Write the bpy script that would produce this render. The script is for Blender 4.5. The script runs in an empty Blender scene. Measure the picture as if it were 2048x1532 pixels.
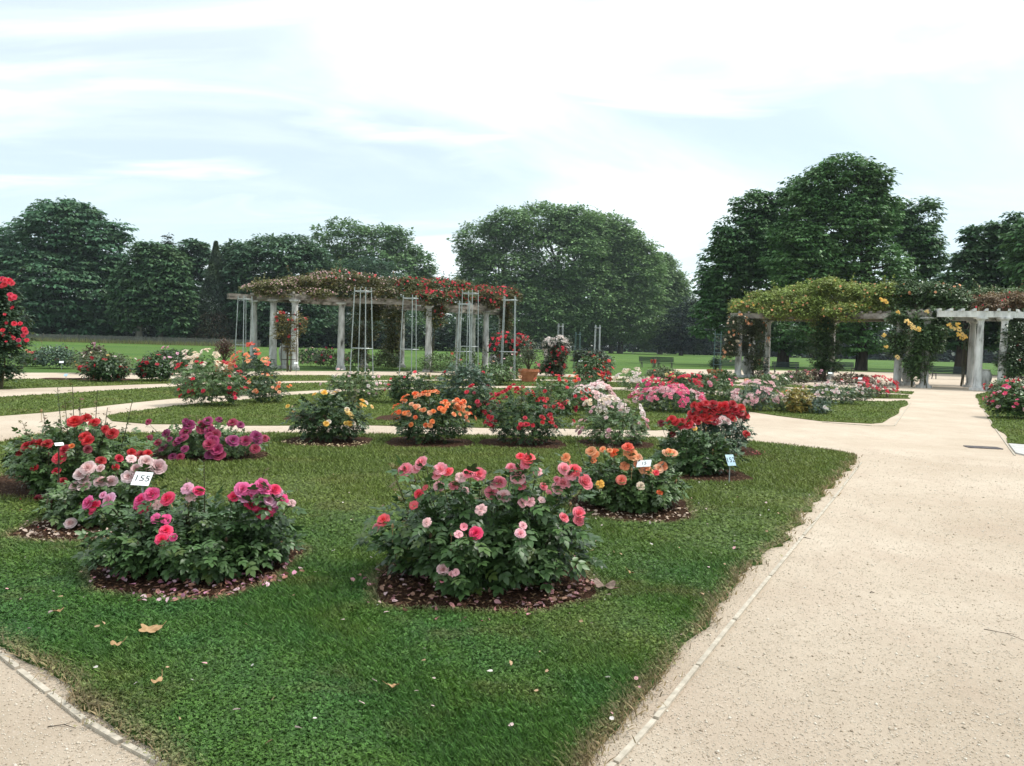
import bpy, bmesh, math, random
import numpy as np
from mathutils import Matrix, Vector
random.seed(7); rng = np.random.default_rng(11)
S = bpy.context.scene
# ------------------------------------------------------------------ camera
F = 1500.0; PITCH = math.atan(76/1500); ROLL = 0.028; EYE = 1.6
cd = bpy.data.cameras.new("camera"); cam = bpy.data.objects.new("camera", cd)
S.collection.objects.link(cam); S.camera = cam
cd.sensor_width = 36; cd.lens = F/2048*36; cd.clip_end = 6000; cd.clip_start = .05
CM = Matrix.Translation((0, 0, EYE)) @ Matrix.Rotation(math.pi/2-PITCH, 4, 'X') @ Matrix.Rotation(ROLL, 4, 'Z')
cam.matrix_world = CM
# ------------------------------------------------------------------ light
SUN_EL, SUN_AZ = math.radians(56), math.radians(80)     # azimuth from +Y towards +X
world = bpy.data.worlds.new("World"); S.world = world; world.use_nodes = True
nt = world.node_tree; nt.nodes.clear()
def N(nt, t, **k):
    n = nt.nodes.new(t)
    for a, v in k.items(): setattr(n, a, v)
    return n
L = nt.links.new
out = N(nt, 'ShaderNodeOutputWorld'); bg = N(nt, 'ShaderNodeBackground'); L(bg.outputs[0], out.inputs[0])
sky = N(nt, 'ShaderNodeTexSky', sky_type='NISHITA'); sky.sun_disc = False
sky.sun_elevation = SUN_EL; sky.sun_rotation = SUN_AZ; sky.air_density = 1.0; sky.dust_density = .6; sky.ozone_density = 1.5
tc = N(nt, 'ShaderNodeTexCoord'); sp = N(nt, 'ShaderNodeSeparateXYZ'); L(tc.outputs['Generated'], sp.inputs[0])
mx = N(nt, 'ShaderNodeMath', operation='MAXIMUM'); L(sp.outputs[2], mx.inputs[0]); mx.inputs[1].default_value = .0
ad = N(nt, 'ShaderNodeMath', operation='ADD'); L(mx.outputs[0], ad.inputs[0]); ad.inputs[1].default_value = .13
dv = N(nt, 'ShaderNodeVectorMath', operation='DIVIDE'); cb = N(nt, 'ShaderNodeCombineXYZ')
L(ad.outputs[0], cb.inputs[0]); L(ad.outputs[0], cb.inputs[1]); cb.inputs[2].default_value = 1
L(tc.outputs['Generated'], dv.inputs[0]); L(cb.outputs[0], dv.inputs[1])
def cloud(scale, rot, loc, det, dist, lo, hi, stretch):
    mp = N(nt, 'ShaderNodeMapping'); L(dv.outputs[0], mp.inputs[0])
    mp.inputs['Rotation'].default_value = (0, 0, rot); mp.inputs['Scale'].default_value = (scale*stretch, scale, 0)
    mp.inputs['Location'].default_value = loc
    no = N(nt, 'ShaderNodeTexNoise'); no.inputs['Scale'].default_value = 1; no.inputs['Detail'].default_value = det
    no.inputs['Roughness'].default_value = .52; no.inputs['Distortion'].default_value = dist
    L(mp.outputs[0], no.inputs[0])
    r = N(nt, 'ShaderNodeMapRange', interpolation_type='SMOOTHSTEP'); r.inputs[1].default_value = lo; r.inputs[2].default_value = hi
    L(no.outputs[0], r.inputs[0]); return r.outputs[0]
c1 = cloud(.62, .35, (4.1, 2.2, 0), 7, .8, .40, .70, .75)
c2 = cloud(1.7, -.45, (1.3, 5.2, 0), 8, 1.0, .44, .74, .42)
mxx = N(nt, 'ShaderNodeMath', operation='MAXIMUM'); L(c1, mxx.inputs[0]); L(c2, mxx.inputs[1])
hi_ = N(nt, 'ShaderNodeMapRange', interpolation_type='SMOOTHSTEP'); L(sp.outputs[2], hi_.inputs[0]); hi_.inputs[1].default_value = .24; hi_.inputs[2].default_value = .50; hi_.inputs[4].default_value = .55
sm = N(nt, 'ShaderNodeMath', operation='ADD', use_clamp=True); L(mxx.outputs[0], sm.inputs[0]); L(hi_.outputs[0], sm.inputs[1])
fac = N(nt, 'ShaderNodeMapRange'); L(sm.outputs[0], fac.inputs[0]); fac.inputs[3].default_value = .50; fac.inputs[4].default_value = 1.0
mix = N(nt, 'ShaderNodeMix', data_type='RGBA'); L(fac.outputs[0], mix.inputs[0])
tint = N(nt, 'ShaderNodeVectorMath', operation='MULTIPLY'); L(sky.outputs[0], tint.inputs[0]); tint.inputs[1].default_value = (.93, 1.06, 1.02); L(tint.outputs[0], mix.inputs[6]); mix.inputs[7].default_value = (9.0, 9.9, 10.2, 1)
L(mix.outputs[2], bg.inputs[0]); bg.inputs[1].default_value = .10
sd = bpy.data.lights.new("sun", 'SUN'); sun = bpy.data.objects.new("sun", sd); S.collection.objects.link(sun)
sd.energy = 2.6; sd.angle = math.radians(9); sd.color = (1, .96, .9)
sdir = Vector((math.sin(SUN_AZ)*math.cos(SUN_EL), math.cos(SUN_AZ)*math.cos(SUN_EL), math.sin(SUN_EL)))
sun.rotation_euler = sdir.to_track_quat('Z', 'Y').to_euler(); sun.location = (0, 0, 60)
vs = S.view_settings; vs.view_transform = 'Standard'; vs.look = 'None'; vs.exposure = 0.45; vs.gamma = 1
# ------------------------------------------------------------------ pixel <-> world
C3 = np.array(CM.to_3x3())
def ray(px, py):
    return C3 @ np.array([(px-1024)/F, (766-py)/F, -1.0])
def G(px, py, z=0.0):
    d = ray(px, py); t = (z-EYE)/d[2]; return np.array([d[0]*t, d[1]*t, z])
def W(px, py, Y):
    d = ray(px, py); t = Y/d[1]; return np.array([d[0]*t, Y, EYE+d[2]*t])
def SC(Y): return Y/F
# ------------------------------------------------------------------ object helpers
def link(o): S.collection.objects.link(o); return o
def tag(o, label=None, cat=None, group=None, kind=None):
    for k, v in (('label', label), ('category', cat), ('group', group), ('kind', kind)):
        if v: o[k] = v
    return o
def empty(name, loc=(0, 0, 0)):
    o = bpy.data.objects.new(name, None); o.location = loc; o.empty_display_size = .1; return link(o)
def raw_mesh(name, V, tris=None, quads=None, attrs=None, smooth=False):
    me = bpy.data.meshes.new(name)
    V = np.asarray(V, np.float32).reshape(-1, 3)
    parts = []; tot = []
    if tris is not None and len(tris): t = np.asarray(tris, np.int32).reshape(-1, 3); parts.append(t.ravel()); tot.append(np.full(len(t), 3, np.int32))
    if quads is not None and len(quads): q = np.asarray(quads, np.int32).reshape(-1, 4); parts.append(q.ravel()); tot.append(np.full(len(q), 4, np.int32))
    li = np.concatenate(parts); lt = np.concatenate(tot)
    me.vertices.add(len(V)); me.vertices.foreach_set('co', V.ravel())
    me.loops.add(len(li)); me.loops.foreach_set('vertex_index', li)
    me.polygons.add(len(lt)); me.polygons.foreach_set('loop_start', np.concatenate([[0], np.cumsum(lt)[:-1]]).astype(np.int32))
    me.polygons.foreach_set('loop_total', lt)
    if smooth: me.polygons.foreach_set('use_smooth', np.ones(len(lt), bool))
    for k, a in (attrs or {}).items():
        at = me.attributes.new(k, 'FLOAT', 'POINT'); at.data.foreach_set('value', np.asarray(a, np.float32))
    me.update(calc_edges=True); return me
def mobj(name, me, mat, parent=None, color=None, loc=None):
    if mat is not None and not me.materials: me.materials.append(mat)
    o = bpy.data.objects.new(name, me)
    if parent is not None: o.parent = parent
    if color is not None: o.color = (*color, 1)
    if loc is not None: o.location = loc
    return link(o)
class MB:
    """collects shapes into one mesh"""
    def __init__(s): s.v = []; s.f = []
    def add(s, v, f):
        n = len(s.v); s.v += [tuple(float(c) for c in p) for p in v]; s.f += [tuple(i+n for i in q) for q in f]
    def box(s, c, d, rz=0.0, taper=1.0):
        x, y, z = d[0]/2, d[1]/2, d[2]/2; ca, sa = math.cos(rz), math.sin(rz); v = []
        for k in (-1, 1):
            t = taper if k > 0 else 1
            for i, j in ((-1, -1), (1, -1), (1, 1), (-1, 1)):
                a, b = i*x*t, j*y*t; v.append((c[0]+a*ca-b*sa, c[1]+a*sa+b*ca, c[2]+k*z))
        s.add(v, [(3, 2, 1, 0), (4, 5, 6, 7), (0, 1, 5, 4), (1, 2, 6, 5), (2, 3, 7, 6), (3, 0, 4, 7)])
    def bar(s, a, b, w, h):
        a = Vector(a); b = Vector(b); d = (b-a).normalized(); sx = d.cross(Vector((0, 0, 1)))
        sx = sx.normalized() if sx.length > 1e-4 else Vector((1, 0, 0)); up = sx.cross(d); v = []
        for p in (a, b):
            for i, j in ((-1, -1), (1, -1), (1, 1), (-1, 1)): v.append(p+sx*i*w/2+up*j*h/2)
        s.add(v, [(0, 1, 2, 3), (7, 6, 5, 4), (0, 4, 5, 1), (1, 5, 6, 2), (2, 6, 7, 3), (3, 7, 4, 0)])
    def tube(s, pts, rad, n=6, caps=True):
        pts = [Vector(p) for p in pts]; rad = rad if hasattr(rad, '__len__') else [rad]*len(pts); v = []; f = []
        ref = Vector((0, 0, 1)) if abs((pts[-1]-pts[0]).normalized().z) < .9 else Vector((1, 0, 0))
        for i, p in enumerate(pts):
            d = (pts[min(i+1, len(pts)-1)]-pts[max(i-1, 0)]).normalized(); a = d.cross(ref)
            a = a.normalized() if a.length > 1e-5 else Vector((1, 0, 0)); b = d.cross(a)
            for k in range(n):
                t = 2*math.pi*k/n; v.append(p+(a*math.cos(t)+b*math.sin(t))*rad[i])
        for i in range(len(pts)-1):
            for k in range(n): f.append((i*n+k, i*n+(k+1) % n, (i+1)*n+(k+1) % n, (i+1)*n+k))
        if caps: f.append(tuple(range(n))); f.append(tuple(reversed(range((len(pts)-1)*n, len(pts)*n))))
        s.add(v, f)
    def ring(s, c, R, r, n=20, m=5, ry=None, ax='Z'):
        v = []; f = []; ry = ry or R
        for i in range(n):
            a = 2*math.pi*i/n
            for k in range(m):
                b = 2*math.pi*k/m; q = (math.cos(a)*(R+r*math.cos(b)), math.sin(a)*(ry+r*math.cos(b)), r*math.sin(b))
                if ax == 'Y': q = (q[0], q[2], q[1])
                v.append((c[0]+q[0], c[1]+q[1], c[2]+q[2]))
        for i in range(n):
            for k in range(m): f.append((i*m+k, ((i+1) % n)*m+k, ((i+1) % n)*m+(k+1) % m, i*m+(k+1) % m))
        s.add(v, f)
    def lathe(s, c, prof, n=20):
        v = []; f = []
        for r, z in prof:
            for k in range(n): t = 2*math.pi*k/n; v.append((c[0]+r*math.cos(t), c[1]+r*math.sin(t), c[2]+z))
        for i in range(len(prof)-1):
            for k in range(n): f.append((i*n+k, i*n+(k+1) % n, (i+1)*n+(k+1) % n, (i+1)*n+k))
        f.append(tuple(reversed(range(n)))); f.append(tuple(range((len(prof)-1)*n, len(prof)*n)))
        s.add(v, f)
    def build(s, name, mat, parent=None, smooth=False, color=None, loc=None):
        me = bpy.data.meshes.new(name); me.from_pydata(s.v, [], s.f); me.materials.append(mat)
        if smooth:
            me.polygons.foreach_set('use_smooth', [True]*len(me.polygons)); me.update()
            try: me.set_sharp_from_angle(angle=math.radians(40))
            except Exception: pass
        me.update(); return mobj(name, me, None, parent, color, loc)
# ------------------------------------------------------------------ materials
def newmat(name, rough=.8, spec=.3):
    m = bpy.data.materials.new(name); m.use_nodes = True; t = m.node_tree; b = t.nodes['Principled BSDF']
    b.inputs['Roughness'].default_value = rough; b.inputs['Specular IOR Level'].default_value = spec
    return m, t, b
def noise(t, scale, det=4, rough=.55, coord=None, stretch=None, dist=0):
    n = t.nodes.new('ShaderNodeTexNoise'); n.inputs['Scale'].default_value = scale; n.inputs['Detail'].default_value = det
    n.inputs['Roughness'].default_value = rough; n.inputs['Distortion'].default_value = dist
    if coord is None:
        g = t.nodes.new('ShaderNodeNewGeometry'); coord = g.outputs['Position']
    if stretch:
        mp = t.nodes.new('ShaderNodeMapping'); mp.inputs['Scale'].default_value = stretch; t.links.new(coord, mp.inputs[0]); coord = mp.outputs[0]
    t.links.new(coord, n.inputs['Vector']); return n.outputs[0]
def ramp(t, fac, stops):
    r = t.nodes.new('ShaderNodeValToRGB'); e = r.color_ramp.elements
    while len(e) < len(stops): e.new(.5)
    for k, (p, c) in enumerate(stops): e[k].position = p; e[k].color = (*c, 1)
    t.links.new(fac, r.inputs[0]); return r.outputs[0]
def mixc(t, fac, a, b, mode='MIX'):
    m = t.nodes.new('ShaderNodeMix'); m.data_type = 'RGBA'; m.blend_type = mode
    for i, v in ((0, fac), (6, a), (7, b)):
        if hasattr(v, 'node'): t.links.new(v, m.inputs[i])
        elif i == 0: m.inputs[0].default_value = v
        else: m.inputs[i].default_value = (*v, 1)
    return m.outputs[2]
def bump(t, b, h, strength=.4, dist=.02):
    n = t.nodes.new('ShaderNodeBump'); n.inputs['Strength'].default_value = strength; n.inputs['Distance'].default_value = dist
    t.links.new(h, n.inputs['Height']); t.links.new(n.outputs[0], b.inputs['Normal'])
def attr(t, name):
    a = t.nodes.new('ShaderNodeAttribute'); a.attribute_name = name; return a.outputs['Fac']
def mrange(t, v, a, b, c, d):
    r = t.nodes.new('ShaderNodeMapRange')
    for i, x in enumerate((a, b, c, d)): r.inputs[i+1].default_value = x
    t.links.new(v, r.inputs[0]); return r.outputs[0]
def math_(t, op, a, b):
    m = t.nodes.new('ShaderNodeMath'); m.operation = op
    for i, v in enumerate((a, b)):
        if hasattr(v, 'node'): t.links.new(v, m.inputs[i])
        else: m.inputs[i].default_value = v
    return m.outputs[0]
def translucent(m, t, b, col, f):
    tr = t.nodes.new('ShaderNodeBsdfTranslucent'); mx = t.nodes.new('ShaderNodeMixShader'); o = t.nodes['Material Output']
    t.links.new(col, tr.inputs[0]); mx.inputs[0].default_value = f
    t.links.new(b.outputs[0], mx.inputs[1]); t.links.new(tr.outputs[0], mx.inputs[2]); t.links.new(mx.outputs[0], o.inputs[0])
def leaf_material(name, warm, rough, spec, tl, spread=.9, young=None):
    m, t, b = newmat(name, rough, spec)
    oi = t.nodes.new('ShaderNodeObjectInfo'); base = oi.outputs['Color']; r = attr(t, 'rnd')
    k = mrange(t, r, 0, 1, 1-spread*.5, 1+spread*.6)
    cc = t.nodes.new('ShaderNodeCombineXYZ')
    for i in range(3): t.links.new(k, cc.inputs[i])
    col = mixc(t, 1.0, base, cc.outputs[0], 'MULTIPLY')
    if young: 
        f = mrange(t, r, .90, .97, 0, 1); col = mixc(t, f, col, young)
    n = noise(t, warm[0], 3); f = mrange(t, n, .42, .68, 0, warm[1]); col = mixc(t, f, col, warm[2])
    t.links.new(col, b.inputs['Base Color']); translucent(m, t, b, col, tl); return m
M = {}
M['rose_leaf'] = leaf_material('rose_leaf', (9, .22, (.06, .10, .035)), .42, .42, .10, 1.0, (.085, .13, .03))
M['tree_leaf'] = leaf_material('tree_leaf', (.35, .45, (.12, .18, .06)), .55, .35, .26, .9)
M['vine_leaf'] = leaf_material('vine_leaf', (1.6, .5, (.22, .17, .05)), .55, .3, .22, 1.1, (.40, .24, .10))
M['shoot'] = leaf_material('shoot', (9, .3, (.09, .10, .03)), .4, .4, .15, .9)
def bloom_material():
    m, t, b = newmat('petal', .55, .25)
    oi = t.nodes.new('ShaderNodeObjectInfo'); tt = attr(t, 't'); r = attr(t, 'rnd')
    deep = mixc(t, 1.0, oi.outputs['Color'], (.95, .72, .72), 'MULTIPLY')
    light = mixc(t, .07, oi.outputs['Color'], (1, .95, .95))
    col = mixc(t, tt, deep, light)
    k = mrange(t, r, 0, 1, .78, 1.15); cc = t.nodes.new('ShaderNodeCombineXYZ')
    for i in range(3): t.links.new(k, cc.inputs[i])
    col = mixc(t, 1.0, col, cc.outputs[0], 'MULTIPLY')
    t.links.new(col, b.inputs['Base Color']); translucent(m, t, b, col, .28); return m
M['petal'] = bloom_material()
def simple(name, stops, scale, rough=.8, spec=.3, bmp=None, det=5, stretch=None, metal=0):
    m, t, b = newmat(name, rough, spec); n = noise(t, scale, det, stretch=stretch)
    c = ramp(t, n, stops); t.links.new(c, b.inputs['Base Color']); b.inputs['Metallic'].default_value = metal
    if bmp: bump(t, b, noise(t, bmp[0], 6), bmp[1], bmp[2])
    return m
M['stone'] = simple('weathered_stone', [(.30, (.08, .078, .07)), (.42, (.30, .30, .28)), (.56, (.48, .48, .46)), (.72, (.60, .60, .58))], 4.5, .9, .2, (30, .5, .01), 8, (1, 1, .35))
M['beam_stone'] = simple('stained_beam_stone', [(.3, (.07, .06, .05)), (.45, (.20, .175, .15)), (.6, (.33, .30, .27)), (.75, (.46, .43, .39))], 2.6, .9, .2, (25, .6, .02), 8, (.6, .6, 1.4))
M['white_stone'] = simple('white_stone', [(.30, (.20, .20, .19)), (.42, (.54, .54, .53)), (.66, (.76, .76, .75))], 4, .85, .2, (30, .4, .01), 7, (1, 1, .3))
M['bark'] = simple('bark', [(.3, (.02, .017, .014)), (.7, (.07, .058, .045))], 5, .95, .1, (12, .8, .05), 6, (1, 1, .25))
M['pale_bark'] = simple('pale_bark', [(.3, (.07, .07, .055)), (.7, (.22, .21, .17))], 2, .9, .1, (12, .6, .05), 6, (1, 1, .3))
M['cane'] = simple('cane', [(.3, (.035, .045, .018)), (.7, (.09, .075, .04))], 14, .7, .3)
M['galv'] = simple('galvanised_steel', [(.3, (.23, .26, .26)), (.7, (.40, .44, .43))], 6, .5, .5, metal=.35)
M['greensteel'] = simple('green_painted_steel', [(.3, (.04, .08, .08)), (.7, (.08, .14, .14))], 6, .5, .4)
M['rust'] = simple('dark_rusty_steel', [(.3, (.02, .016, .013)), (.7, (.07, .045, .03))], 9, .8, .3)
M['terracotta'] = simple('terracotta', [(.25, (.30, .10, .05)), (.6, (.50, .19, .10)), (.8, (.58, .30, .20))], 6, .85, .2, (40, .3, .005))
M['soil'] = simple('soil', [(.3, (.03, .02, .013)), (.7, (.09, .055, .035))], 30, .95, .1, (60, .8, .02))
M['wood_green'] = simple('dark_green_slats', [(.3, (.008, .018, .02)), (.7, (.02, .036, .038))], 7, .6, .3)
M['paling'] = simple('weathered_palings', [(.3, (.10, .105, .09)), (.7, (.24, .24, .21))], 5, .9, .1)
M['plate'] = simple('white_plate', [(.3, (.74, .77, .78)), (.7, (.84, .86, .86))], 8, .35, .5)
M['blueplate'] = simple('pale_blue_plate', [(.3, (.38, .55, .66)), (.7, (.50, .66, .75))], 8, .35, .5)
M['ink'] = simple('black_ink', [(.3, (.01, .01, .01)), (.7, (.03, .03, .03))], 8, .5, .3)
M['deadleaf'] = simple('dead_leaf', [(.3, (.26, .15, .07)), (.7, (.48, .32, .17))], 30, .8, .2, (80, .4, .004))
M['greydead'] = simple('grey_dead_leaf', [(.3, (.15, .10, .08)), (.7, (.33, .25, .20))], 30, .8, .2, (80, .4, .004))
M['edging'] = simple('edging_board', [(.3, (.34, .30, .24)), (.7, (.56, .50, .41))], 20, .9, .2, (80, .4, .003))
M['iron'] = simple('iron_grate', [(.3, (.06, .05, .055)), (.7, (.16, .14, .14))], 20, .6, .4, metal=.3)
M['slab'] = simple('concrete_slab', [(.3, (.40, .39, .37)), (.7, (.55, .54, .51))], 9, .9, .2, (60, .3, .004))
M['cloth'] = simple('pale_cloth', [(.3, (.35, .36, .40)), (.7, (.55, .55, .58))], 12)
M['skin'] = simple('skin', [(.3, (.35, .2, .14)), (.7, (.48, .3, .22))], 8)
M['dogfur'] = simple('pale_fur', [(.3, (.45, .42, .36)), (.7, (.65, .62, .56))], 12)
M['redpaint'] = simple('red_paint', [(.3, (.30, .02, .02)), (.7, (.42, .04, .03))], 8, .4, .5)
M['rubber'] = simple('rubber', [(.3, (.012, .012, .012)), (.7, (.03, .03, .03))], 8, .8, .2)
M['facade'] = simple('pale_facade', [(.3, (.40, .36, .26)), (.7, (.56, .52, .40))], .8, .9, .2)
M['slate'] = simple('slate_roof', [(.3, (.05, .06, .075)), (.7, (.12, .14, .17))], 1.5, .6, .4)
M['glass'] = simple('window_glass', [(.3, (.03, .04, .05)), (.7, (.07, .08, .10))], 1, .15, .6)
# grass colours: one function shared by turf and blades so patches line up
def mixf_(t, v, k): return math_(t, 'MULTIPLY', v, k*.75)
def grass_col(t, dry=None, dark=1.0):
    big = noise(t, .35, 5, .6); mid = noise(t, 1.7, 4, .6)
    gp_ = t.nodes.new('ShaderNodeNewGeometry'); sx_ = t.nodes.new('ShaderNodeSeparateXYZ'); t.links.new(gp_.outputs['Position'], sx_.inputs[0])
    yy = math_(t, 'ADD', sx_.outputs[1], math_(t, 'MULTIPLY', big, 6.0)); zone = mrange(t, yy, 7.0, 10.5, 0, 1)   # clover rich turf gives way to drier, yellower grass
    c = ramp(t, big, [(.32, (.060*dark, .165*dark, .030*dark)), (.5, (.100*dark, .205*dark, .035*dark)), (.66, (.18*dark, .235*dark, .05*dark))])
    c2 = mixc(t, mrange(t, mid, .40, .68, 0, .55), c, (.055*dark, .175*dark, .055*dark))
    c3 = mixc(t, mrange(t, noise(t, .9, 5, .65, stretch=(1, 1.3, 1)), 0.54, .70, 0, .75), c2, (.19*dark, .15*dark, .065*dark))
    c3 = mixc(t, mixf_(t, zone, .85), c3, (.205*dark, .235*dark, .055*dark))
    if dry is not None: c3 = mixc(t, dry, c3, (.33, .245, .145))
    return c3
m, t, b = newmat('turf', .9, .15); c = grass_col(t, None, .78)
fine = noise(t, 60, 6, .7); c = mixc(t, mrange(t, fine, .3, .7, .55, 0), c, (.02, .035, .012)); t.links.new(c, b.inputs['Base Color'])
bump(t, b, noise(t, 45, 8, .7), .9, .03); M['turf'] = m
m, t, b = newmat('meadow', .9, .15)
g = noise(t, .05, 5, .6, stretch=(.5, 1.5, 1)); c = ramp(t, g, [(.35, (.075, .155, .030)), (.65, (.125, .205, .042))])
c = mixc(t, mrange(t, noise(t, 3.0, 8, .75, stretch=(.4, 1, 1)), .35, .7, .0, .45), c, (.04, .085, .022)); t.links.new(c, b.inputs['Base Color'])
bump(t, b, noise(t, 6, 8, .7), .8, .2); M['meadow'] = m
m, t, b = newmat('blade', .55, .3); r = attr(t, 'rnd'); c = grass_col(t, attr(t, 'dry'), .83)
k = mrange(t, r, 0, 1, .5, 1.55); cc = t.nodes.new('ShaderNodeCombineXYZ')
for i in range(3): t.links.new(k, cc.inputs[i])
c = mixc(t, 1.0, c, cc.outputs[0], 'MULTIPLY'); t.links.new(c, b.inputs['Base Color']); translucent(m, t, b, c, .25); M['blade'] = m
m, t, b = newmat('gravel', .95, .15)
g1 = noise(t, .5, 5, .6); c = ramp(t, g1, [(.3, (.485, .392, .297)), (.55, (.565, .470, .368)), (.75, (.635, .54, .432))])
g2 = noise(t, 5, 6, .75); c = mixc(t, mrange(t, g2, .5, .72, 0, .35), c, (.37, .30, .22))
g3 = noise(t, 110, 4, .8); sp_ = math_(t, 'MULTIPLY', mrange(t, g3, .57, .72, 0, .75), mrange(t, noise(t, 2.2, 6, .7), .40, .62, .15, 1)); c = mixc(t, sp_, c, (.22, .175, .13))
g4 = noise(t, 70, 3, .6, stretch=(1, 1.1, 1)); c = mixc(t, mrange(t, g4, .6, .7, 0, .6), c, (.72, .64, .55))
g5 = noise(t, 1.6, 7, .7, stretch=(1, .6, 1), dist=.6); c = mixc(t, mrange(t, g5, .47, .66, 0, .38), c, (.47, .36, .275))
hh = math_(t, 'ADD', noise(t, 90, 5, .8), math_(t, 'MULTIPLY', noise(t, 6, 5, .7), 2.0))
t.links.new(c, b.inputs['Base Color']); bump(t, b, hh, .8, .014); M['gravel'] = m
m, t, b = newmat('pebble', .9, .2); c = ramp(t, attr(t, 'rnd'), [(0, (.28, .22, .16)), (.5, (.52, .44, .34)), (1, (.68, .62, .53))]); t.links.new(c, b.inputs['Base Color']); M['pebble'] = m
m, t, b = newmat('mulch', .95, .1); g1 = noise(t, 45, 6, .75, stretch=(1, .5, 1)); c = ramp(t, g1, [(.3, (.022, .012, .008)), (.5, (.065, .033, .019)), (.7, (.13, .075, .045))])
t.links.new(c, b.inputs['Base Color']); bump(t, b, noise(t, 60, 6, .8), 1, .03); M['mulch'] = m
m, t, b = newmat('mulch_chip', .9, .2); c = ramp(t, attr(t, 'rnd'), [(0, (.03, .015, .009)), (.6, (.085, .043, .024)), (.9, (.17, .10, .055)), (1, (.34, .23, .13))]); t.links.new(c, b.inputs['Base Color']); M['chip'] = m
# ------------------------------------------------------------------ instancing of small templates into one mesh
def frames(axis, up):
    """rotation matrices with columns side, axis, normal"""
    y = axis/np.maximum(np.linalg.norm(axis, axis=1, keepdims=True), 1e-6)
    x = np.cross(y, up); x /= np.maximum(np.linalg.norm(x, axis=1, keepdims=True), 1e-6)
    z = np.cross(x, y); return np.stack([x, y, z], axis=2)
def scatter(name, tv, tf, pos, R, sc, attrs=None, tattr=None, smooth=False):
    tv = np.asarray(tv, float); n = len(pos); k = len(tv)
    sc = np.asarray(sc, float).reshape(n, -1)
    if sc.shape[1] == 1: sc = np.repeat(sc, 3, 1)
    v = np.einsum('nij,nkj->nki', R, tv[None]*sc[:, None, :])+pos[:, None, :]
    tf = np.asarray(tf, np.int64); f = (tf[None]+(np.arange(n)*k)[:, None, None]).reshape(-1, tf.shape[1])
    at = {a: np.repeat(x, k) for a, x in (attrs or {}).items()}
    for a, x in (tattr or {}).items(): at[a] = np.tile(x, n)
    if tf.shape[1] == 3: return raw_mesh(name, v, tris=f, attrs=at, smooth=smooth)
    return raw_mesh(name, v, quads=f, attrs=at, smooth=smooth)
def unit(a): return a/np.maximum(np.linalg.norm(a, axis=-1, keepdims=True), 1e-6)
def rdir(n): return unit(rng.normal(size=(n, 3)))
# leaf card: folded pointed oval, length 1 along y
LC_V = [(0, 0, 0), (-.34, .42, .07), (0, .5, -.03), (.34, .42, .07), (0, 1, -.10)]
LC_F = [(0, 2, 1), (0, 3, 2), (1, 2, 4), (2, 3, 4)]
LQ_V = [(0, 0, 0), (.33, .45, .05), (0, 1, -.08), (-.33, .45, .05)]; LQ_F = [(0, 1, 2, 3)]
# rose leaflet: six-sided with a fold
LF_V = np.array([(0, 0, 0), (-.25, .22, .05), (0, .3, 0), (.25, .22, .05), (-.30, .55, .05), (0, .62, -.02), (.30, .55, .05), (-.15, .84, 0), (.15, .84, 0), (0, 1.05, -.10)])
LF_F = [(0, 2, 1), (0, 3, 2), (1, 2, 5), (1, 5, 4), (2, 3, 6), (2, 6, 5), (4, 5, 7), (5, 6, 8), (7, 5, 9), (5, 8, 9)]
def compound(full):
    tv = LF_V if full else np.array(LC_V); tf = LF_F if full else LC_F
    V = []; Fc = []
    for (y, a, s, dz) in ((.25, 62, .40, 0), (.25, -62, .40, 0), (.55, 50, .47, -.03), (.55, -50, .47, -.03), (.68, 0, .52, -.05)):
        c, q = math.cos(math.radians(a)), math.sin(math.radians(a)); n = len(V)
        for v in tv:
            x0, y0, z0 = v*s; X = x0*c+y0*q; Y = -x0*q+y0*c; V.append((X, Y+y, z0+dz-.10*abs(X)))
        Fc += [tuple(i+n for i in f) for f in tf]
    return V, Fc
CP_FULL = compound(True); CP_LO = compound(False)
# ------------------------------------------------------------------ bloom templates
def rose_template(rings, gx, gy, seed, openness=1.0):
    r = random.Random(seed); V = []; Q = []; T = []
    for k, (n, rad, h, tilt, w) in enumerate(rings):
        for i in range(n):
            a = 2*math.pi*(i+.5*(k % 2))/n+r.uniform(-.2, .2); ww = w*r.uniform(.85, 1.1); tl = math.radians(tilt*openness+r.uniform(-7, 7)); hh = h*r.uniform(.88, 1.1)
            base = len(V)
            for jy in range(gy+1):
                v = jy/gy
                for jx in range(gx+1):
                    u = jx/gx*2-1
                    wid = ww*math.sin(math.pi*(.12+.62*v))**.8; ang = u*wid
                    rr = rad*.35+(rad*.75)*v**.8+hh*v*math.sin(tl)*.9+(.10*v*v if v > .6 else 0)*math.sin(tl)
                    rr += .075*r.uniform(-1, 1)*v
                    z = hh*v*math.cos(tl)-.10*u*u*v-(.22*max(0, v-.6)*math.sin(tl))+.05*r.uniform(-1, 1)*v
                    V.append((rr*math.cos(a+ang), rr*math.sin(a+ang), z)); T.append(min(1, (k/len(rings))*.75+.25*v))
            for jy in range(gy):
                for jx in range(gx):
                    o = base+jy*(gx+1)+jx; Q.append((o, o+1, o+gx+2, o+gx+1))
    V = np.array(V); V[:, 2] -= .25; V /= np.abs(V[:, :2]).max()
    return V, Q, np.array(T)
HERO = [(3, .03, .66, -12, 1.5), (4, .10, .68, -5, 1.25), (5, .20, .68, 6, 1.0), (6, .32, .64, 22, .85), (6, .44, .58, 42, .74), (7, .52, .54, 66, .64)]
MIDR = [(3, .05, .64, -8, 1.4), (4, .2, .64, 8, 1.1), (5, .38, .6, 34, .85), (6, .5, .54, 64, .72)]
LOWR = [(3, .06, .62, 0, 1.3), (5, .36, .58, 44, .9)]
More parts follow.
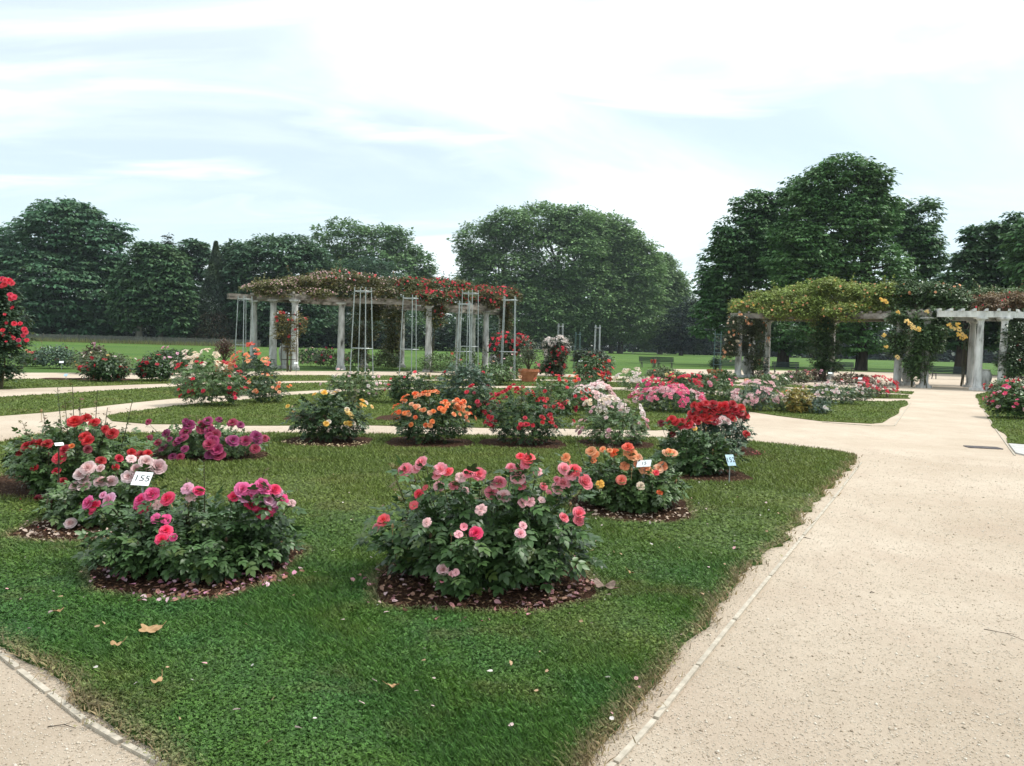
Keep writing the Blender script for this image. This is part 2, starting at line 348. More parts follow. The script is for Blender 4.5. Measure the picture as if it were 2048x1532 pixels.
def bloom_mesh(name, rings, gx, gy, seed, op=1.0):
    V, Q, T = rose_template(rings, gx, gy, seed, op)
    return raw_mesh(name, V, quads=Q, attrs={'t': T, 'rnd': np.repeat(np.array([random.Random(seed+i).random() for i in range(len(Q)//(gx*gy))]), (gx+1)*(gy+1))[:len(V)]}, smooth=True)
BL = {'hero': [bloom_mesh('rose_bloom', HERO, 4, 4, 10+i, o) for i, o in enumerate((1, .8, 1.1, .65))],
      'faded': [bloom_mesh('rose_bloom', [(3, .2, .5, 40, .8), (5, .5, .62, 70, .5), (5, .5, .6, 95, .5), (4, .5, .6, 112, .5)], 4, 4, 30+i) for i in range(2)],
      'mid': [bloom_mesh('rose_bloom', MIDR, 2, 3, 40+i, o) for i, o in enumerate((1, .8, 1.1))],
      'low': [bloom_mesh('rose_bloom', LOWR, 2, 2, 60+i) for i in range(3)]}
for v in BL.values():
    for me in v: me.materials.append(M['petal'])
LOWV = [rose_template(LOWR, 1, 2, 70+i) for i in range(1)][0]
def cluster_mesh(n, seed, spread=.95):
    """a truss of n little roses on one stalk"""
    r = np.random.default_rng(seed); pos = unit(r.normal(size=(n, 3)))*np.array([1, 1, .5])*spread*r.uniform(.55, 1, (n, 1)); pos[:, 2] = np.abs(pos[:, 2])*.9-.2
    R = frames(unit(r.normal(size=(n, 3))*.3+np.array([1, 0, 0])), unit(pos*.6+np.array([0, 0, 1.])))
    return scatter('flower_cluster', LOWV[0], LOWV[1], pos, R, r.uniform(.30, .46, n), {'rnd': r.random(n)}, {'t': LOWV[2]}, True)
BL['cluster'] = [cluster_mesh(13, i) for i in range(4)]
for me in BL['cluster']: me.materials.append(M['petal'])
CNT = {}
def put_bloom(parent, p, r, col, style='hero', out=(0, -.5, 1), name=None, rs=None):
    k = CNT.get(style, 0); CNT[style] = k+1; me = BL[style][k % len(BL[style])]
    o = bpy.data.objects.new(name or ('flower_cluster' if style == 'cluster' else 'rose_bloom'), me)
    o.parent = parent; o.location = p; o.color = (*col, 1)
    q = Vector(out).normalized().to_track_quat('Z', 'Y').to_matrix().to_4x4() @ Matrix.Rotation(random.random()*6.28, 4, 'Z')
    o.rotation_euler = q.to_euler(); o.scale = (r, r, r*random.uniform(.85, 1.05)); return link(o)
def jit(c, s=.12):
    k = 1+random.uniform(-s, s); return tuple(min(1, max(0, x*k+random.uniform(-.02, .02)*s*4)) for x in c)
PAL = dict(
 pink=[(.92, .24, .32), (.94, .40, .47), (.92, .31, .40)], coral=[(.92, .10, .14), (.90, .15, .18)], palepink=[(.93, .56, .60), (.93, .66, .66)],
 magenta=[(.88, .06, .25), (.85, .09, .32), (.85, .16, .42)], lilac=[(.88, .42, .64), (.90, .52, .70)], hot=[(.90, .05, .18)],
 blush=[(.84, .66, .64), (.86, .72, .70), (.82, .60, .60)], red=[(.56, .008, .015), (.64, .012, .02), (.46, .006, .02)], darkred=[(.20, .006, .018), (.28, .008, .02)],
 purple=[(.38, .02, .12), (.34, .03, .15), (.42, .03, .10)], yellow=[(.86, .62, .12), (.88, .72, .30), (.86, .56, .08)], orange=[(.88, .17, .03), (.90, .29, .07), (.92, .40, .16)],
 peach=[(.90, .45, .22), (.90, .34, .15), (.92, .56, .34)], white=[(.84, .84, .78), (.86, .82, .78)], cream=[(.84, .78, .58), (.85, .82, .68)],
 crimson=[(.62, .01, .04), (.68, .02, .06), (.52, .01, .03)], rosered=[(.76, .02, .06), (.80, .05, .10), (.76, .04, .12)], polypink=[(.80, .11, .28), (.82, .26, .36), (.76, .08, .22)],
 lightpink=[(.82, .50, .55), (.84, .60, .62), (.78, .42, .50)], coralred=[(.80, .12, .07), (.82, .2, .13)], bush_red=[(.5, .01, .02)])
def pick(names):
    n = random.choice(names); return n, jit(random.choice(PAL[n]))
# ------------------------------------------------------------------ rose bush
def dome_pts(n, w, d, h, lo=.12, shell=None):
    az = rng.uniform(0, 2*np.pi, n); u = rng.uniform(-.55, 1, n); cz = .45
    rr = np.sqrt(1-u*u); s = np.ones(n) if shell is None else rng.uniform(shell[0], shell[1], n)
    z = h*(cz+(1-cz)*u*s); z = np.where(u < 0, h*(cz+cz*u*s*1.3), z); z = np.maximum(z, lo*h)
    low_ = z < lo*h*1.01; z = np.where(low_, h*rng.uniform(lo, max(.42, lo+.01), n), z); tap = np.clip(.52+.48*z/(.42*h), .5, 1)
    wob = 1+.11*np.sin(az*3+w*40)+.08*np.sin(az*5+h*17); x, y = w/2*rr*np.cos(az)*s*wob*tap, d/2*rr*np.sin(az)*s*wob*tap
    lump = 1+.11*np.sin(x/w*9+h*31)*np.cos(y/d*7+w*13)+.07*np.sin(x/w*19+w*50); z = np.where(z > .35*h, .35*h+(z-.35*h)*lump, z)
    return np.stack([x, y, z], 1)
def leaves_obj(name, P, out, leaf, lod, mat, parent, col, droop=.35):
    n = len(P); ax = unit(out*np.array([1, 1, .35])+rdir(n)*.6+np.array([0, 0, -droop]))
    up = unit(np.array([0, 0, 1.])+rdir(n)*.62+out*.5); R = frames(ax, up); sc = leaf*rng.uniform(.7, 1.2, n)
    tv, tf = {'full': CP_FULL, 'lo': CP_LO, 'card': (LC_V, LC_F), 'quad': (LQ_V, LQ_F)}[lod]
    me = scatter(name, tv, tf, P, R, sc, {'rnd': rng.random(n)}); return mobj(name, me, mat, parent, col)
def canes_obj(parent, ends, d, rad, seg=5, name='canes'):
    mb = MB(); P = []
    for e in ends:
        b0 = np.array([e[0]*.28+random.uniform(-.03, .03), e[1]*.28+random.uniform(-.03, .03), -.02])
        mid = np.array([e[0]*.75, e[1]*.75, e[2]*.55]); pts = []
        for i in range(seg+1):
            t_ = i/seg; p = b0*(1-t_)**2+2*mid*t_*(1-t_)+e*t_*t_; pts.append(p)
        mb.tube(pts, [rad*(1-.55*i/seg) for i in range(seg+1)], 4, False); P.append(pts)
    mb.build(name, M['cane'], parent); return P
GREENS = dict(blue=(.055, .108, .034), mid=(.072, .130, .038), dark=(.042, .084, .028), light=(.10, .165, .055), grey=(.08, .13, .09), olive=(.09, .11, .045), brown=(.10, .065, .04), yellow=(.32, .24, .05), red=(.10, .045, .04))
def bush(label, px, py, wpx, top, cols, nb, rb, style='mid', green='mid', lod='lo', leaf=.11, nleaf=500, blooms=None, group='rose bushes in the garden beds', shoots=0, name='rose_bush', cat='rose bush', depth=.8, upper=.15, ncane=None, capname=None):
    nleaf = int(nleaf*{'full': 2.5, 'lo': 2.0}.get(lod, 1.5)); leaf *= {'full': .78, 'lo': .85}.get(lod, .9)
    base = G(px, py); Y = base[1]; s = SC(Y); w = wpx*s*1.06; h = max((py-top)*s, .3); d = w*depth
    root = empty(name, base); tag(root, label, cat, group)
    nc = ncane or (22 if lod == 'full' else 9)
    ends = dome_pts(nc, w*.92, d*.92, h*.92, .3, (.75, 1.0))
    if blooms:
        for (bx, by, br, bc, bs) in blooms:
            z = W(bx, by, Y)[2]; x = W(bx, by, Y)[0]-base[0]; k = np.clip(1-(z/h-.40)/.6, 0, 1)**.7; k = max(k, .42)*math.sqrt(max(0, 1-min(1, abs(x)/(w/2))**2))
            if bs == 'back': k = -.5
            Yb = Y-d/2*k*1.04-.07; p = W(bx, by, Yb)-base; p[2] = max(p[2], .04)
            r = br*SC(Yb); nrm, c = pick([bc]); o = put_bloom(root, p, r*1.17*random.uniform(.85, 1.15), c, 'faded' if bs == 'faded' else ('low' if bs == 'bud' else style), (p[0]/w*1.2+random.uniform(-.35, .35), -.95+random.uniform(-.3, .3), .75+random.uniform(-.2, .3)), name='rose_bloom')
            if p[2] > .2: ends = np.vstack([ends, p-np.array([0, 0, r*.3])])
    hf = h; h = h*.93 if blooms else h
    P = canes_obj(root, ends, d, .0045 if lod == 'full' else .007, 5 if lod == 'full' else 4)
    if lod in ('full', 'lo'):
        # leaves up the canes, then infill
        pts = []; 
        for c in P:
            for i in range(1, len(c)):
                for q in range(3):
                    f = random.random(); pts.append(c[i-1]*(1-f)+c[i]*f)
        pts = np.array(pts); pts = pts[pts[:, 2] > .10*h]; pts = pts+rng.normal(size=pts.shape)*.012
        ex = nleaf-len(pts); P2 = dome_pts(max(ex, 10), w*.95, d*.95, h*.95, .07, (.5, 1.04)); pts = np.vstack([pts, P2])
    else: pts = dome_pts(nleaf, w, d, h, .06, (.5, 1.03))
    o = unit((pts-np.array([0, 0, h*.3]))*np.array([1/w, 1/d, 1/h]))
    leaves_obj('foliage', pts, o, leaf, lod, M['rose_leaf'], root, GREENS[green])
    if not blooms and nb:
        rad = rb
        if style == 'tiny':
            bp = dome_pts(nb*4, w*1.02, d*1.02, h*1.03, .2); bp = bp[bp[:, 2] > h*upper][:nb]
            for gname in cols:
                m_ = rng.random(len(bp)) < 1/len(cols); q = bp[m_] if len(cols) > 1 else bp
                if not len(q): continue
                oo = unit(q*np.array([1/w, 1/d, .7/h])+np.array([0, -.2, .3])); n = len(q)
                me = scatter('blossoms', LOWV[0], LOWV[1], q+oo*rad*.4, frames(unit(rdir(n)), oo), rad*rng.uniform(.7, 1.2, n), {'rnd': rng.random(n)}, {'t': LOWV[2]})
                oj = mobj('blossoms', me, M['petal'], root, random.choice(PAL[gname])); oj['kind'] = 'stuff'
        else:
            bp = dome_pts(nb*9, w*1.07, d*1.1, h*1.06, .2)
            if style == 'cluster' or True:   # favour top and camera side, keep apart
                keep = []; ctr = []
                for q in bp:
                    if q[2] < h*upper or q[1] > d*.35: continue
                    if style == 'cluster' or random.random() < .5 or not ctr: ctr.append(q); keep.append(q)
                    else:                      # two to four heads share a truss
                        c_ = random.choice(ctr[-6:]); o2 = rng.normal(size=3)*rad*np.array([1.5, .9, .9]); q2 = c_+o2; rr_ = math.hypot(q2[0]/(w*.53), q2[1]/(d*.55)); q2[:2] = q2[:2]/max(1, rr_); zt_ = h*(.45+.62*math.sqrt(max(0, 1-min(1, rr_)**2))); q2[2] = min(max(q2[2], h*upper), zt_); keep.append(q2)
                    if len(keep) >= nb: break
            for q in keep:
                nrm, c = pick(cols); o_ = unit(np.array([q[0]/w, q[1]/d-.25, .5*q[2]/h+.25])+rng.normal(size=3)*.15)
                put_bloom(root, q+o_*rad*.35, rad*random.uniform(.75, 1.15), c, style, o_)
    if lod == 'full':
        for q in dome_pts(16, w*.95, d*.9, h*1.1, .55, (.98, 1.08)):
            if q[2] < h*.6: continue
            mb = MB(); r_ = .009; mb.lathe(q, [(.002, -.012), (r_, -.006), (r_*1.1, .003), (r_*.7, .014), (.002, .022)], 7); mb.tube([q+np.array([0, 0, -.10]), q+np.array([0, 0, -.008])], .0022, 4); mb.build('bud', M[random.choice(['cane', 'deadleaf', 'soil'])], root)
    if shoots:
        for i in range(shoots if isinstance(shoots, int) else len(shoots)):
            if isinstance(shoots, int):
                q = dome_pts(1, w*.7, d*.6, h*.9, .3)[0]; tip = q*np.array([1.05, 1.05, 1])+np.array([0, 0, h*random.uniform(.2, .4)]); tip[2] = h*random.uniform(1.12, 1.4)
            else: tip = W(shoots[i][0], shoots[i][1], Y+random.uniform(-.2, .2)*d)-base
            b0 = np.array([tip[0]*.7, tip[1]*.7, h*.35]); sh = MB(); sh.tube([b0, (b0+tip)/2+np.array([.01, 0, 0]), tip], [.0055 if lod == 'full' else .008, .0045, .003], 4)
            so = sh.build('shoot', M['cane'], root)
            n = 28; f = np.linspace(.15, 1, n)[:, None]; pp = b0+(tip-b0)*f; oo = rdir(n)*np.array([1, 1, .2])+np.array([0, 0, .35])
            lo_ = leaves_obj('shoot_leaves', pp, unit(oo), leaf*(.45 if lod == 'full' else .5), 'lo', M['shoot'], so, random.choice([(.17, .075, .05), (.15, .12, .045), (.10, .15, .05)]), .0)
    return root
# ------------------------------------------------------------------ foliage volumes (trees, climbers)
def crown_pts(lobes, nclump, per, cr, flat=.45, inner=.5, gaps=0.0):
    """lobes: list of (centre, radii). returns leaf points and outward directions"""
    C = np.array([l[0] for l in lobes]); Rr = np.array([l[1] for l in lobes]); wgt = Rr[:, 0]*Rr[:, 2]; wgt = wgt/wgt.sum()
    idx = rng.choice(len(C), nclump, p=wgt); d = rdir(nclump); s = inner+(1-inner)*rng.random(nclump)**.6
    cp = C[idx]+d*Rr[idx]*s[:, None]; cr_ = cr*rng.uniform(.6, 1.3, nclump)
    if gaps:
        ph = np.sin(cp[:, 0]*1.5/cr+1.3)*np.sin(cp[:, 2]*1.9/cr+cp[:, 1]*.3)+.5*np.sin(cp[:, 0]*.6/cr+cp[:, 2]*.8/cr); k = ph > gaps-1.5; cp = cp[k]; cr_ = cr_[k]; d = d[k]
    n = len(cp); o = rdir(n*per).reshape(n, per, 3); o[..., 2] = np.abs(o[..., 2])*1.0-.25
    P = cp[:, None, :]+o*cr_[:, None, None]*np.array([1, 1, flat])*(rng.random((n, per, 1))**.4)
    rv = np.repeat(rng.random(n), per)*.6+rng.random(n*per)*.4
    return P.reshape(-1, 3), unit(o.reshape(-1, 3)*.7+np.repeat(d, per, 0)*.4), rv
def foliage_mesh(name, P, out, size, droop, rv, card=False, wide=1.0):
    n = len(P); ax = unit(out*np.array([1, 1, .3])+rdir(n)*.4+np.array([0, 0, -droop])); up = unit(np.array([0, 0, 1.])+rdir(n)*.45+out*.3)
    sc = (size*rng.uniform(.6, 1.3, n))[:, None]*np.array([wide, 1, 1])
    tv, tf = (LC_V, LC_F) if card else (LQ_V, LQ_F)
    return scatter(name, tv, tf, P, frames(ax, up), sc, {'rnd': rv})
# ------------------------------------------------------------------ ground, gravel, lawns
def ragged(pts, step=.25, amp=.03, near=60):
    """resample a closed outline and roughen it"""
    out = []; n = len(pts)
    for i in range(n):
        a, b = np.array(pts[i][:2]), np.array(pts[(i+1) % n][:2]); L_ = np.linalg.norm(b-a); dist = min(np.linalg.norm(a), np.linalg.norm(b))
        st = step*max(1, dist/8); k = int(max(1, min(160, L_/st))) if dist < near else 1
        t_ = (b-a)/max(L_, 1e-6); nn = np.array([-t_[1], t_[0]])
        for j in range(k):
            p = a+(b-a)*j/k
            if k > 1: p = p+nn*amp*(math.sin(p[0]*7.3+p[1]*5.1)+.7*math.sin(p[0]*17+p[1]*13)+random.uniform(-.6, .6))
            out.append((p[0], p[1]))
    return out
def sheet(name, pts, z, mat, thick=0.0, kind='structure', label=None, cat=None):
    bm = bmesh.new(); vs_ = [bm.verts.new((p[0], p[1], z)) for p in pts]; f = bm.faces.new(vs_); f.normal_update()
    if f.normal.z < 0: f.normal_flip()
    if thick:
        lo = [bm.verts.new((p[0], p[1], z-thick)) for p in pts]; n = len(pts)
        for i in range(n): bm.faces.new((vs_[i], vs_[(i+1) % n], lo[(i+1) % n], lo[i]))
    bmesh.ops.triangulate(bm, faces=[f]); bmesh.ops.recalc_face_normals(bm, faces=bm.faces)
    me = bpy.data.meshes.new(name); bm.to_mesh(me); bm.free()
    # make sure the top looks up
    o = mobj(name, me, mat); o['kind'] = kind; tag(o, label, cat); return o
ground = sheet('ground', [(-1500, -60), (1500, -60), (1500, 2500), (-1500, 2500)], 0, M['meadow']); ground.name = 'ground'
gp = [G(x, y) for x, y in [(-900, 768), (-500, 752), (0, 745.5), (350, 746), (560, 742), (760, 743), (1000, 743), (1230, 752), (1300, 755), (1340, 749), (1346, 738), (1560, 741), (1800, 745), (1950, 750), (2200, 757), (2700, 775), (3300, 800)]]
sheet('gravel_path', [(-45, -8)]+[(p[0], p[1]) for p in gp]+[(45, -8)], .004, M['gravel'])
edgeR = [(1172, 1532), (1199, 1495), (1231, 1466), (1252, 1437), (1272, 1416), (1290, 1393), (1322, 1358), (1340, 1331), (1357, 1305), (1386, 1267), (1445, 1223), (1457, 1188), (1498, 1135), (1567, 1086), (1611, 1028), (1678, 957), (1714, 919)]
edgeL = [(0, 1290), (49, 1332), (122, 1381), (207, 1434), (281, 1476), (342, 1520)]
pxl = lambda L_: [tuple(G(x, y)[:2]) for x, y in L_]
e0, e1 = G(1199, 1495), G(1172, 1532); l0, l1 = G(281, 1476), G(342, 1520)
south = [(.35, 2.05), (.1, 1.6), (-.35, 1.55), (-.9, 1.9)]
L1 = pxl(list(reversed([(0, 887), (60, 874), (150, 869), (300, 869), (560, 869), (740, 871), (1000, 874), (1180, 877), (1300, 878), (1475, 883), (1576, 893), (1660, 903), (1697, 909), (1711, 913)])))
L1 = L1+pxl([(-250, 905), (-700, 960), (-1000, 1010), (-700, 1080), (-300, 1165)])+pxl(edgeL)+[(-.75, 2.05), (-.2, 1.7), (.15, 1.95)]+pxl(edgeR)
L2 = pxl([(213, 833), (260, 826), (360, 812), (480, 802), (580, 791), (760, 781), (900, 777), (1100, 777), (1250, 782), (1450, 791), (1560, 799), (1774, 804), (1810, 802), (1817, 806), (1791, 832), (1765, 846), (1743, 848), (1642, 843), (1554, 832), (1497, 823), (1440, 840), (1390, 856), (1310, 861), (1000, 857), (740, 851), (560, 852), (300, 849), (225, 843)])
L4 = pxl([(-600, 842), (-200, 815), (0, 796), (150, 786), (350, 774), (530, 768), (760, 764), (1000, 761), (1250, 765), (1500, 773), (1700, 786), (1815, 791), (1820, 798), (1756, 797), (1500, 785), (1300, 776), (1000, 772), (760, 776), (580, 784), (480, 790), (360, 797), (220, 810), (100, 825), (0, 832), (-200, 850), (-600, 890)])
L5 = pxl([(-800, 790), (-300, 762), (0, 759), (350, 759), (560, 751), (760, 752), (1000, 751), (1230, 758), (1380, 762), (1550, 768), (1770, 781), (1828, 784), (1824, 789), (1700, 782), (1500, 769.5), (1250, 761.5), (1000, 758), (760, 760.5), (530, 763), (350, 767), (0, 779), (-300, 800), (-800, 850)])
LR = pxl([(1951, 789), (1960, 812), (1990, 852), (2015, 887), (2048, 889), (2300, 905), (2900, 950), (2900, 820), (2400, 795), (2048, 778), (1990, 781)])
LF_ = pxl([(1348, 757.5), (1349, 751), (1420, 751.5), (1560, 754), (1700, 757), (1700, 759), (1560, 758.5), (1380, 759)])
LAWNS = [('near_lawn', L1, .022), ('middle_lawn', L2, .022), ('crescent_lawn', L4, .022), ('outer_lawn', L5, .022), ('right_lawn', LR, .022), ('far_strip_lawn', LF_, .022)]
RAG = {}
for nme, pts, z in LAWNS:
    rg = ragged(pts, .12 if nme == 'near_lawn' else .3, .030 if nme == 'near_lawn' else .05, 45); RAG[nme] = np.array(rg)
    sheet(nme, rg, z, M['turf'], .03)
def inside(poly, P):
    x, y = P[:, 0], P[:, 1]; r = np.zeros(len(P), bool); n = len(poly); j = n-1
    for i in range(n):
        xi, yi = poly[i]; xj, yj = poly[j]
        c = ((yi > y) != (yj > y)); 
        if yi != yj: r ^= c & (x < (xj-xi)*(y-yi)/(yj-yi)+xi)
        j = i
    return r
def edge_dist(poly, P):
    A = np.array(poly); B = np.roll(A, -1, 0); best = np.full(len(P), 9.)
    for a, b in zip(A, B):
        if min(a[1], b[1]) > 30: continue
        ab = b-a; L2_ = (ab**2).sum()
        if L2_ < 1e-9: continue
        t_ = np.clip(((P-a)@ab)/L2_, 0, 1); q = a+t_[:, None]*ab; best = np.minimum(best, np.linalg.norm(P-q, axis=1))
    return best
# mulch beds under the bushes: (centre px, py, half width px, half depth m, squareness)
BEDS = []
def bed(px, py, wpx, dep, name='mulch_bed', pear=.12):
    c = G(px, py); s = SC(c[1]); pts = []; a_, b_ = wpx*s/2, dep/2; ph = random.random()*6
    for i in range(56):
        t_ = 2*math.pi*i/56; k = 1+.05*math.sin(3*t_+ph)+.03*math.sin(7*t_+ph*2)+random.uniform(-.02, .02); sx = abs(math.cos(t_))**.62*(1 if math.cos(t_) > 0 else -1); sy = abs(math.sin(t_))**.7*(1 if math.sin(t_) > 0 else -1)
        pts.append((c[0]+a_*sx*k, c[1]+b_*sy*k))
    BEDS.append((np.array(pts), c, a_, b_)); o = sheet(name, pts, .028, M['mulch'], .004); return o
bed(968, 1158, 420, 1.40)
bed(402, 1136, 365, 1.30)
bed(190, 1055, 230, 1.1); bed(110, 965, 230, 1.6); bed(405, 914, 250, 1.1)
bed(1262, 1018, 235, 1.25); bed(1400, 952, 185, 1.15); bed(1425, 903, 190, 1.3)
bed(660, 886, 175, 1.3); bed(858, 888, 175, 1.3); bed(1048, 890, 175, 1.3); bed(1232, 892, 150, 1.2)
bed(125, 759, 80, 1.0); bed(205, 760, 120, 1.5); bed(620, 838, 90, 1.2, pear=0); bed(795, 838, 80, 1.2)
# grass blades and clover on the lawns nearest the camera
def blades():
    Vs = []; Ts = []; Rn = []; Dr = []; off = 0
    regions = [(L1, 15.5, RAG['near_lawn'])]
    # sample on a polar grid so density falls with distance
    n = 900000; u = rng.random(n); D = 1.6*(16/1.6)**(u**1.0); D = np.where(u < .02, 1.6, D)
    # density ~ 1/D^2.
    ang = rng.uniform(-1.05, .60, n); P = np.stack([D*np.sin(ang), D*np.cos(ang)], 1)
    ins = inside(RAG['near_lawn'], P); near_ = ~ins & (P[:, 1] < 13); dd = np.full(len(P), 9.); dd[near_] = edge_dist(RAG['near_lawn'], P[near_]); stray = near_ & (rng.random(len(P)) < np.exp(-dd/.022)*.6)
    keep = (P[:, 1] > 1.4) & (ins | stray)
    for bp_, c, a_, b_ in BEDS:
        if c[1] < 17: keep &= ~inside(bp_, P)
    P = P[keep]; st_ = stray[keep]; d = edge_dist(RAG['near_lawn'], P)
    dry = np.clip(1-d/(.06+.10*rng.random(len(P))), 0, 1)*.9
    db = np.full(len(P), 9.)
    for bp_, c, a_, b_ in BEDS:
        if c[1] < 9: db = np.minimum(db, edge_dist(bp_, P))
    dry = np.maximum(dry, np.clip(1-db/.09, 0, 1)*.7); dry[st_] = .9
    kill = ~st_ & (rng.random(len(P)) < np.clip(1-d/.06, 0, 1)*.5); P = P[~kill]; dry = dry[~kill]; dist = np.linalg.norm(P, axis=1); n = len(P)
    far = np.clip(dist/4.2, 1, 4.0)
    # blades
    cl = (np.sin(P[:, 0]*2.1+1)*np.sin(P[:, 1]*1.7)+.5*np.sin(P[:, 0]*5+P[:, 1]*4)+rng.normal(size=n)*.5) > .0; cl &= dist < 9
    B = ~cl; pb = P[B]; k = len(pb); az = rng.uniform(0, 2*np.pi, k); h = rng.uniform(.018, .042, k)*(1+.12*far[B]); w = .0030*far[B]
    sx = np.stack([np.cos(az), np.sin(az)], 1); lean = np.stack([np.cos(az+1.6+rng.normal(size=k)*.6), np.sin(az+1.6+rng.normal(size=k)*.6)], 1)*(h*rng.uniform(.3, 1.3, k))[:, None]
    v = np.zeros((k, 4, 3)); v[:, 0, :2] = pb-sx*w[:, None]; v[:, 1, :2] = pb+sx*w[:, None]; v[:, :2, 2] = .018
    v[:, 2, :2] = pb+sx*w[:, None]*.7+lean*.45; v[:, 2, 2] = .018+h*.6; v[:, 3, :2] = pb+lean; v[:, 3, 2] = .018+h
    me = raw_mesh('grass', v, tris=(np.array([[0, 1, 2], [0, 2, 3]])[None]+(np.arange(k)*4)[:, None, None]).reshape(-1, 3), attrs={'rnd': np.repeat(rng.random(k), 4), 'dry': np.repeat(dry[B], 4)})
    tag(mobj('grass', me, M['blade']), kind='stuff')
    # clover: three small leaflets, facing up
    pc = P[cl]; k = len(pc); az = rng.uniform(0, 2*np.pi, k); r = rng.uniform(.0045, .0085, k)*np.clip(far[cl], 1, 1.6); z = .018+rng.uniform(.008, .030, k); tilt = rng.normal(size=(k, 2))*.35
    tv = []; 
    for j in range(3):
        a = 2*math.pi*j/3; c, q = math.cos(a), math.sin(a)
        for (x, y) in ((0, 0), (-.55, .55), (0, 1.1), (.55, .55)): tv.append((x*c-y*q, x*q+y*c))
    tv = np.array(tv); ca, sa = np.cos(az)[:, None], np.sin(az)[:, None]; X = (tv[None, :, 0]*ca-tv[None, :, 1]*sa)*r[:, None]; Y = (tv[None, :, 0]*sa+tv[None, :, 1]*ca)*r[:, None]
    v = np.stack([pc[:, :1]+X, pc[:, 1:]+Y, z[:, None]+X*tilt[:, :1]+Y*tilt[:, 1:]+rng.normal(size=X.shape)*.0008], 2)
    q4 = np.array([[0, 3, 2, 1], [4, 7, 6, 5], [8, 11, 10, 9]]); me = raw_mesh('clover', v, quads=(q4[None]+(np.arange(k)*12)[:, None, None]).reshape(-1, 4), attrs={'rnd': np.repeat(rng.random(k), 12), 'dry': np.repeat(dry[cl]*.6, 12)})
    tag(mobj('clover', me, M['blade']), kind='stuff')
    # coarse tufts over the lawns further back
    pos = []
    for nme in ('near_lawn', 'middle_lawn', 'crescent_lawn', 'outer_lawn', 'right_lawn'):
        n = 260000; D = 9*(42/9)**rng.random(n); ang = rng.uniform(-.72, .66, n); P = np.stack([D*np.sin(ang), D*np.cos(ang)], 1); P = P[inside(RAG[nme], P)]; pos.append(P)
    P = np.concatenate(pos); keep = np.ones(len(P), bool)
    for bp_, c, a_, b_ in BEDS: keep &= ~inside(bp_, P)
    P = P[keep]; k = len(P); dist = np.linalg.norm(P, axis=1); az = rng.uniform(0, 2*np.pi, k); h = rng.uniform(.02, .045, k); w = .0011*dist; sx = np.stack([np.cos(az), np.sin(az)], 1); lean = rng.normal(size=(k, 2))*.02
    v = np.zeros((k, 3, 3)); v[:, 0, :2] = P-sx*w[:, None]; v[:, 1, :2] = P+sx*w[:, None]; v[:, :2, 2] = .018; v[:, 2, :2] = P+lean; v[:, 2, 2] = .018+h
    me = raw_mesh('turf_tufts', v, tris=np.arange(k*3).reshape(-1, 3), attrs={'rnd': np.repeat(rng.random(k), 3), 'dry': np.zeros(k*3)}); tag(mobj('turf_tufts', me, M['blade']), kind='stuff')
blades()
# pebbles on the gravel near the camera, mulch chips, fallen petals
PEB_V = [(1, 0, 0), (-.5, .8, .1), (-.6, -.8, 0), (.1, .1, .8), (0, 0, -.4)]; PEB_F = [(0, 1, 3), (1, 2, 3), (2, 0, 3), (1, 0, 4), (2, 1, 4), (0, 2, 4)]
n = 150000; D = 1.9*(14/1.9)**rng.random(n); ang = rng.uniform(-.8, .8, n); P = np.stack([D*np.sin(ang), D*np.cos(ang)], 1); P = P[~inside(RAG['near_lawn'], P)]
k = len(P); me = scatter('loose_gravel', PEB_V, PEB_F, np.column_stack([P, np.full(k, .005)]), frames(unit(rdir(k)*np.array([1, 1, .15])), np.tile([0, 0, 1.], (k, 1))), rng.uniform(.0015, .0045, k)*(1+.15*np.linalg.norm(P, axis=1)*.5)*np.where(rng.random(k) < .03, 2.2, 1), {'rnd': rng.random(k)**.55})
tag(mobj('loose_gravel', me, M['pebble']), kind='stuff')
def bed_pts(i, n, rim=.0):
    bp_, c, a_, b_ = BEDS[i]; P = np.stack([c[0]+rng.uniform(-1.1, 1.1, n)*a_*1.05, c[1]+rng.uniform(-1.1, 1.1, n)*b_*1.05], 1); return P[inside(bp_, P)]
P = np.concatenate([bed_pts(i, int(5200*BEDS[i][2]*BEDS[i][3]/(max(4, BEDS[i][1][1])/5)**2*2.2)) for i in range(12)]); k = len(P)
me = scatter('bark_chips', [(-.5, -.16, 0), (.5, -.12, .1), (.45, .16, .05), (-.5, .14, .12)], [(0, 1, 2, 3)], np.column_stack([P, .032+rng.uniform(0, .012, k)]), frames(unit(rdir(k)*np.array([1, 1, .25])), unit(rdir(k)*.35+np.array([0, 0, 1.]))), rng.uniform(.012, .035, k), {'rnd': rng.random(k)})
tag(mobj('bark_chips', me, M['chip']), kind='stuff')
PT_V = [(0, -.6, 0), (-.30, -.1, .16), (-.26, .40, .24), (0, .55, .05), (.30, .36, .12), (.34, -.1, .10)]; PT_F = [(0, 3, 2, 1), (0, 5, 4, 3)]
def petals(name, P, size, cols, z=.04):
    ids = rng.integers(0, len(cols), len(P))
    for j, c in enumerate(cols):
        q = P[ids == j]; k = len(q)
        if not k: continue
        me = scatter(name, PT_V, PT_F, np.column_stack([q, np.full(k, z)+rng.uniform(0, .012, k)]), frames(unit(rdir(k)*np.array([1, 1, .2])), unit(rdir(k)*.9+np.array([0, 0, 1.]))), size*rng.uniform(.35, 1.2, k), {'rnd': rng.random(k), 't': np.full(k, .8)}, None, True)
        o = mobj(name, me, M['petal'], None, c); tag(o, kind='stuff')
def rimP(i, n, f0, f1, a0, a1):
    bp_, c, a_, b_ = BEDS[i]; a = rng.uniform(a0, a1, n); f = rng.uniform(f0, f1, n); return np.stack([c[0]+a_*f*np.cos(a), c[1]+b_*f*np.sin(a)], 1)
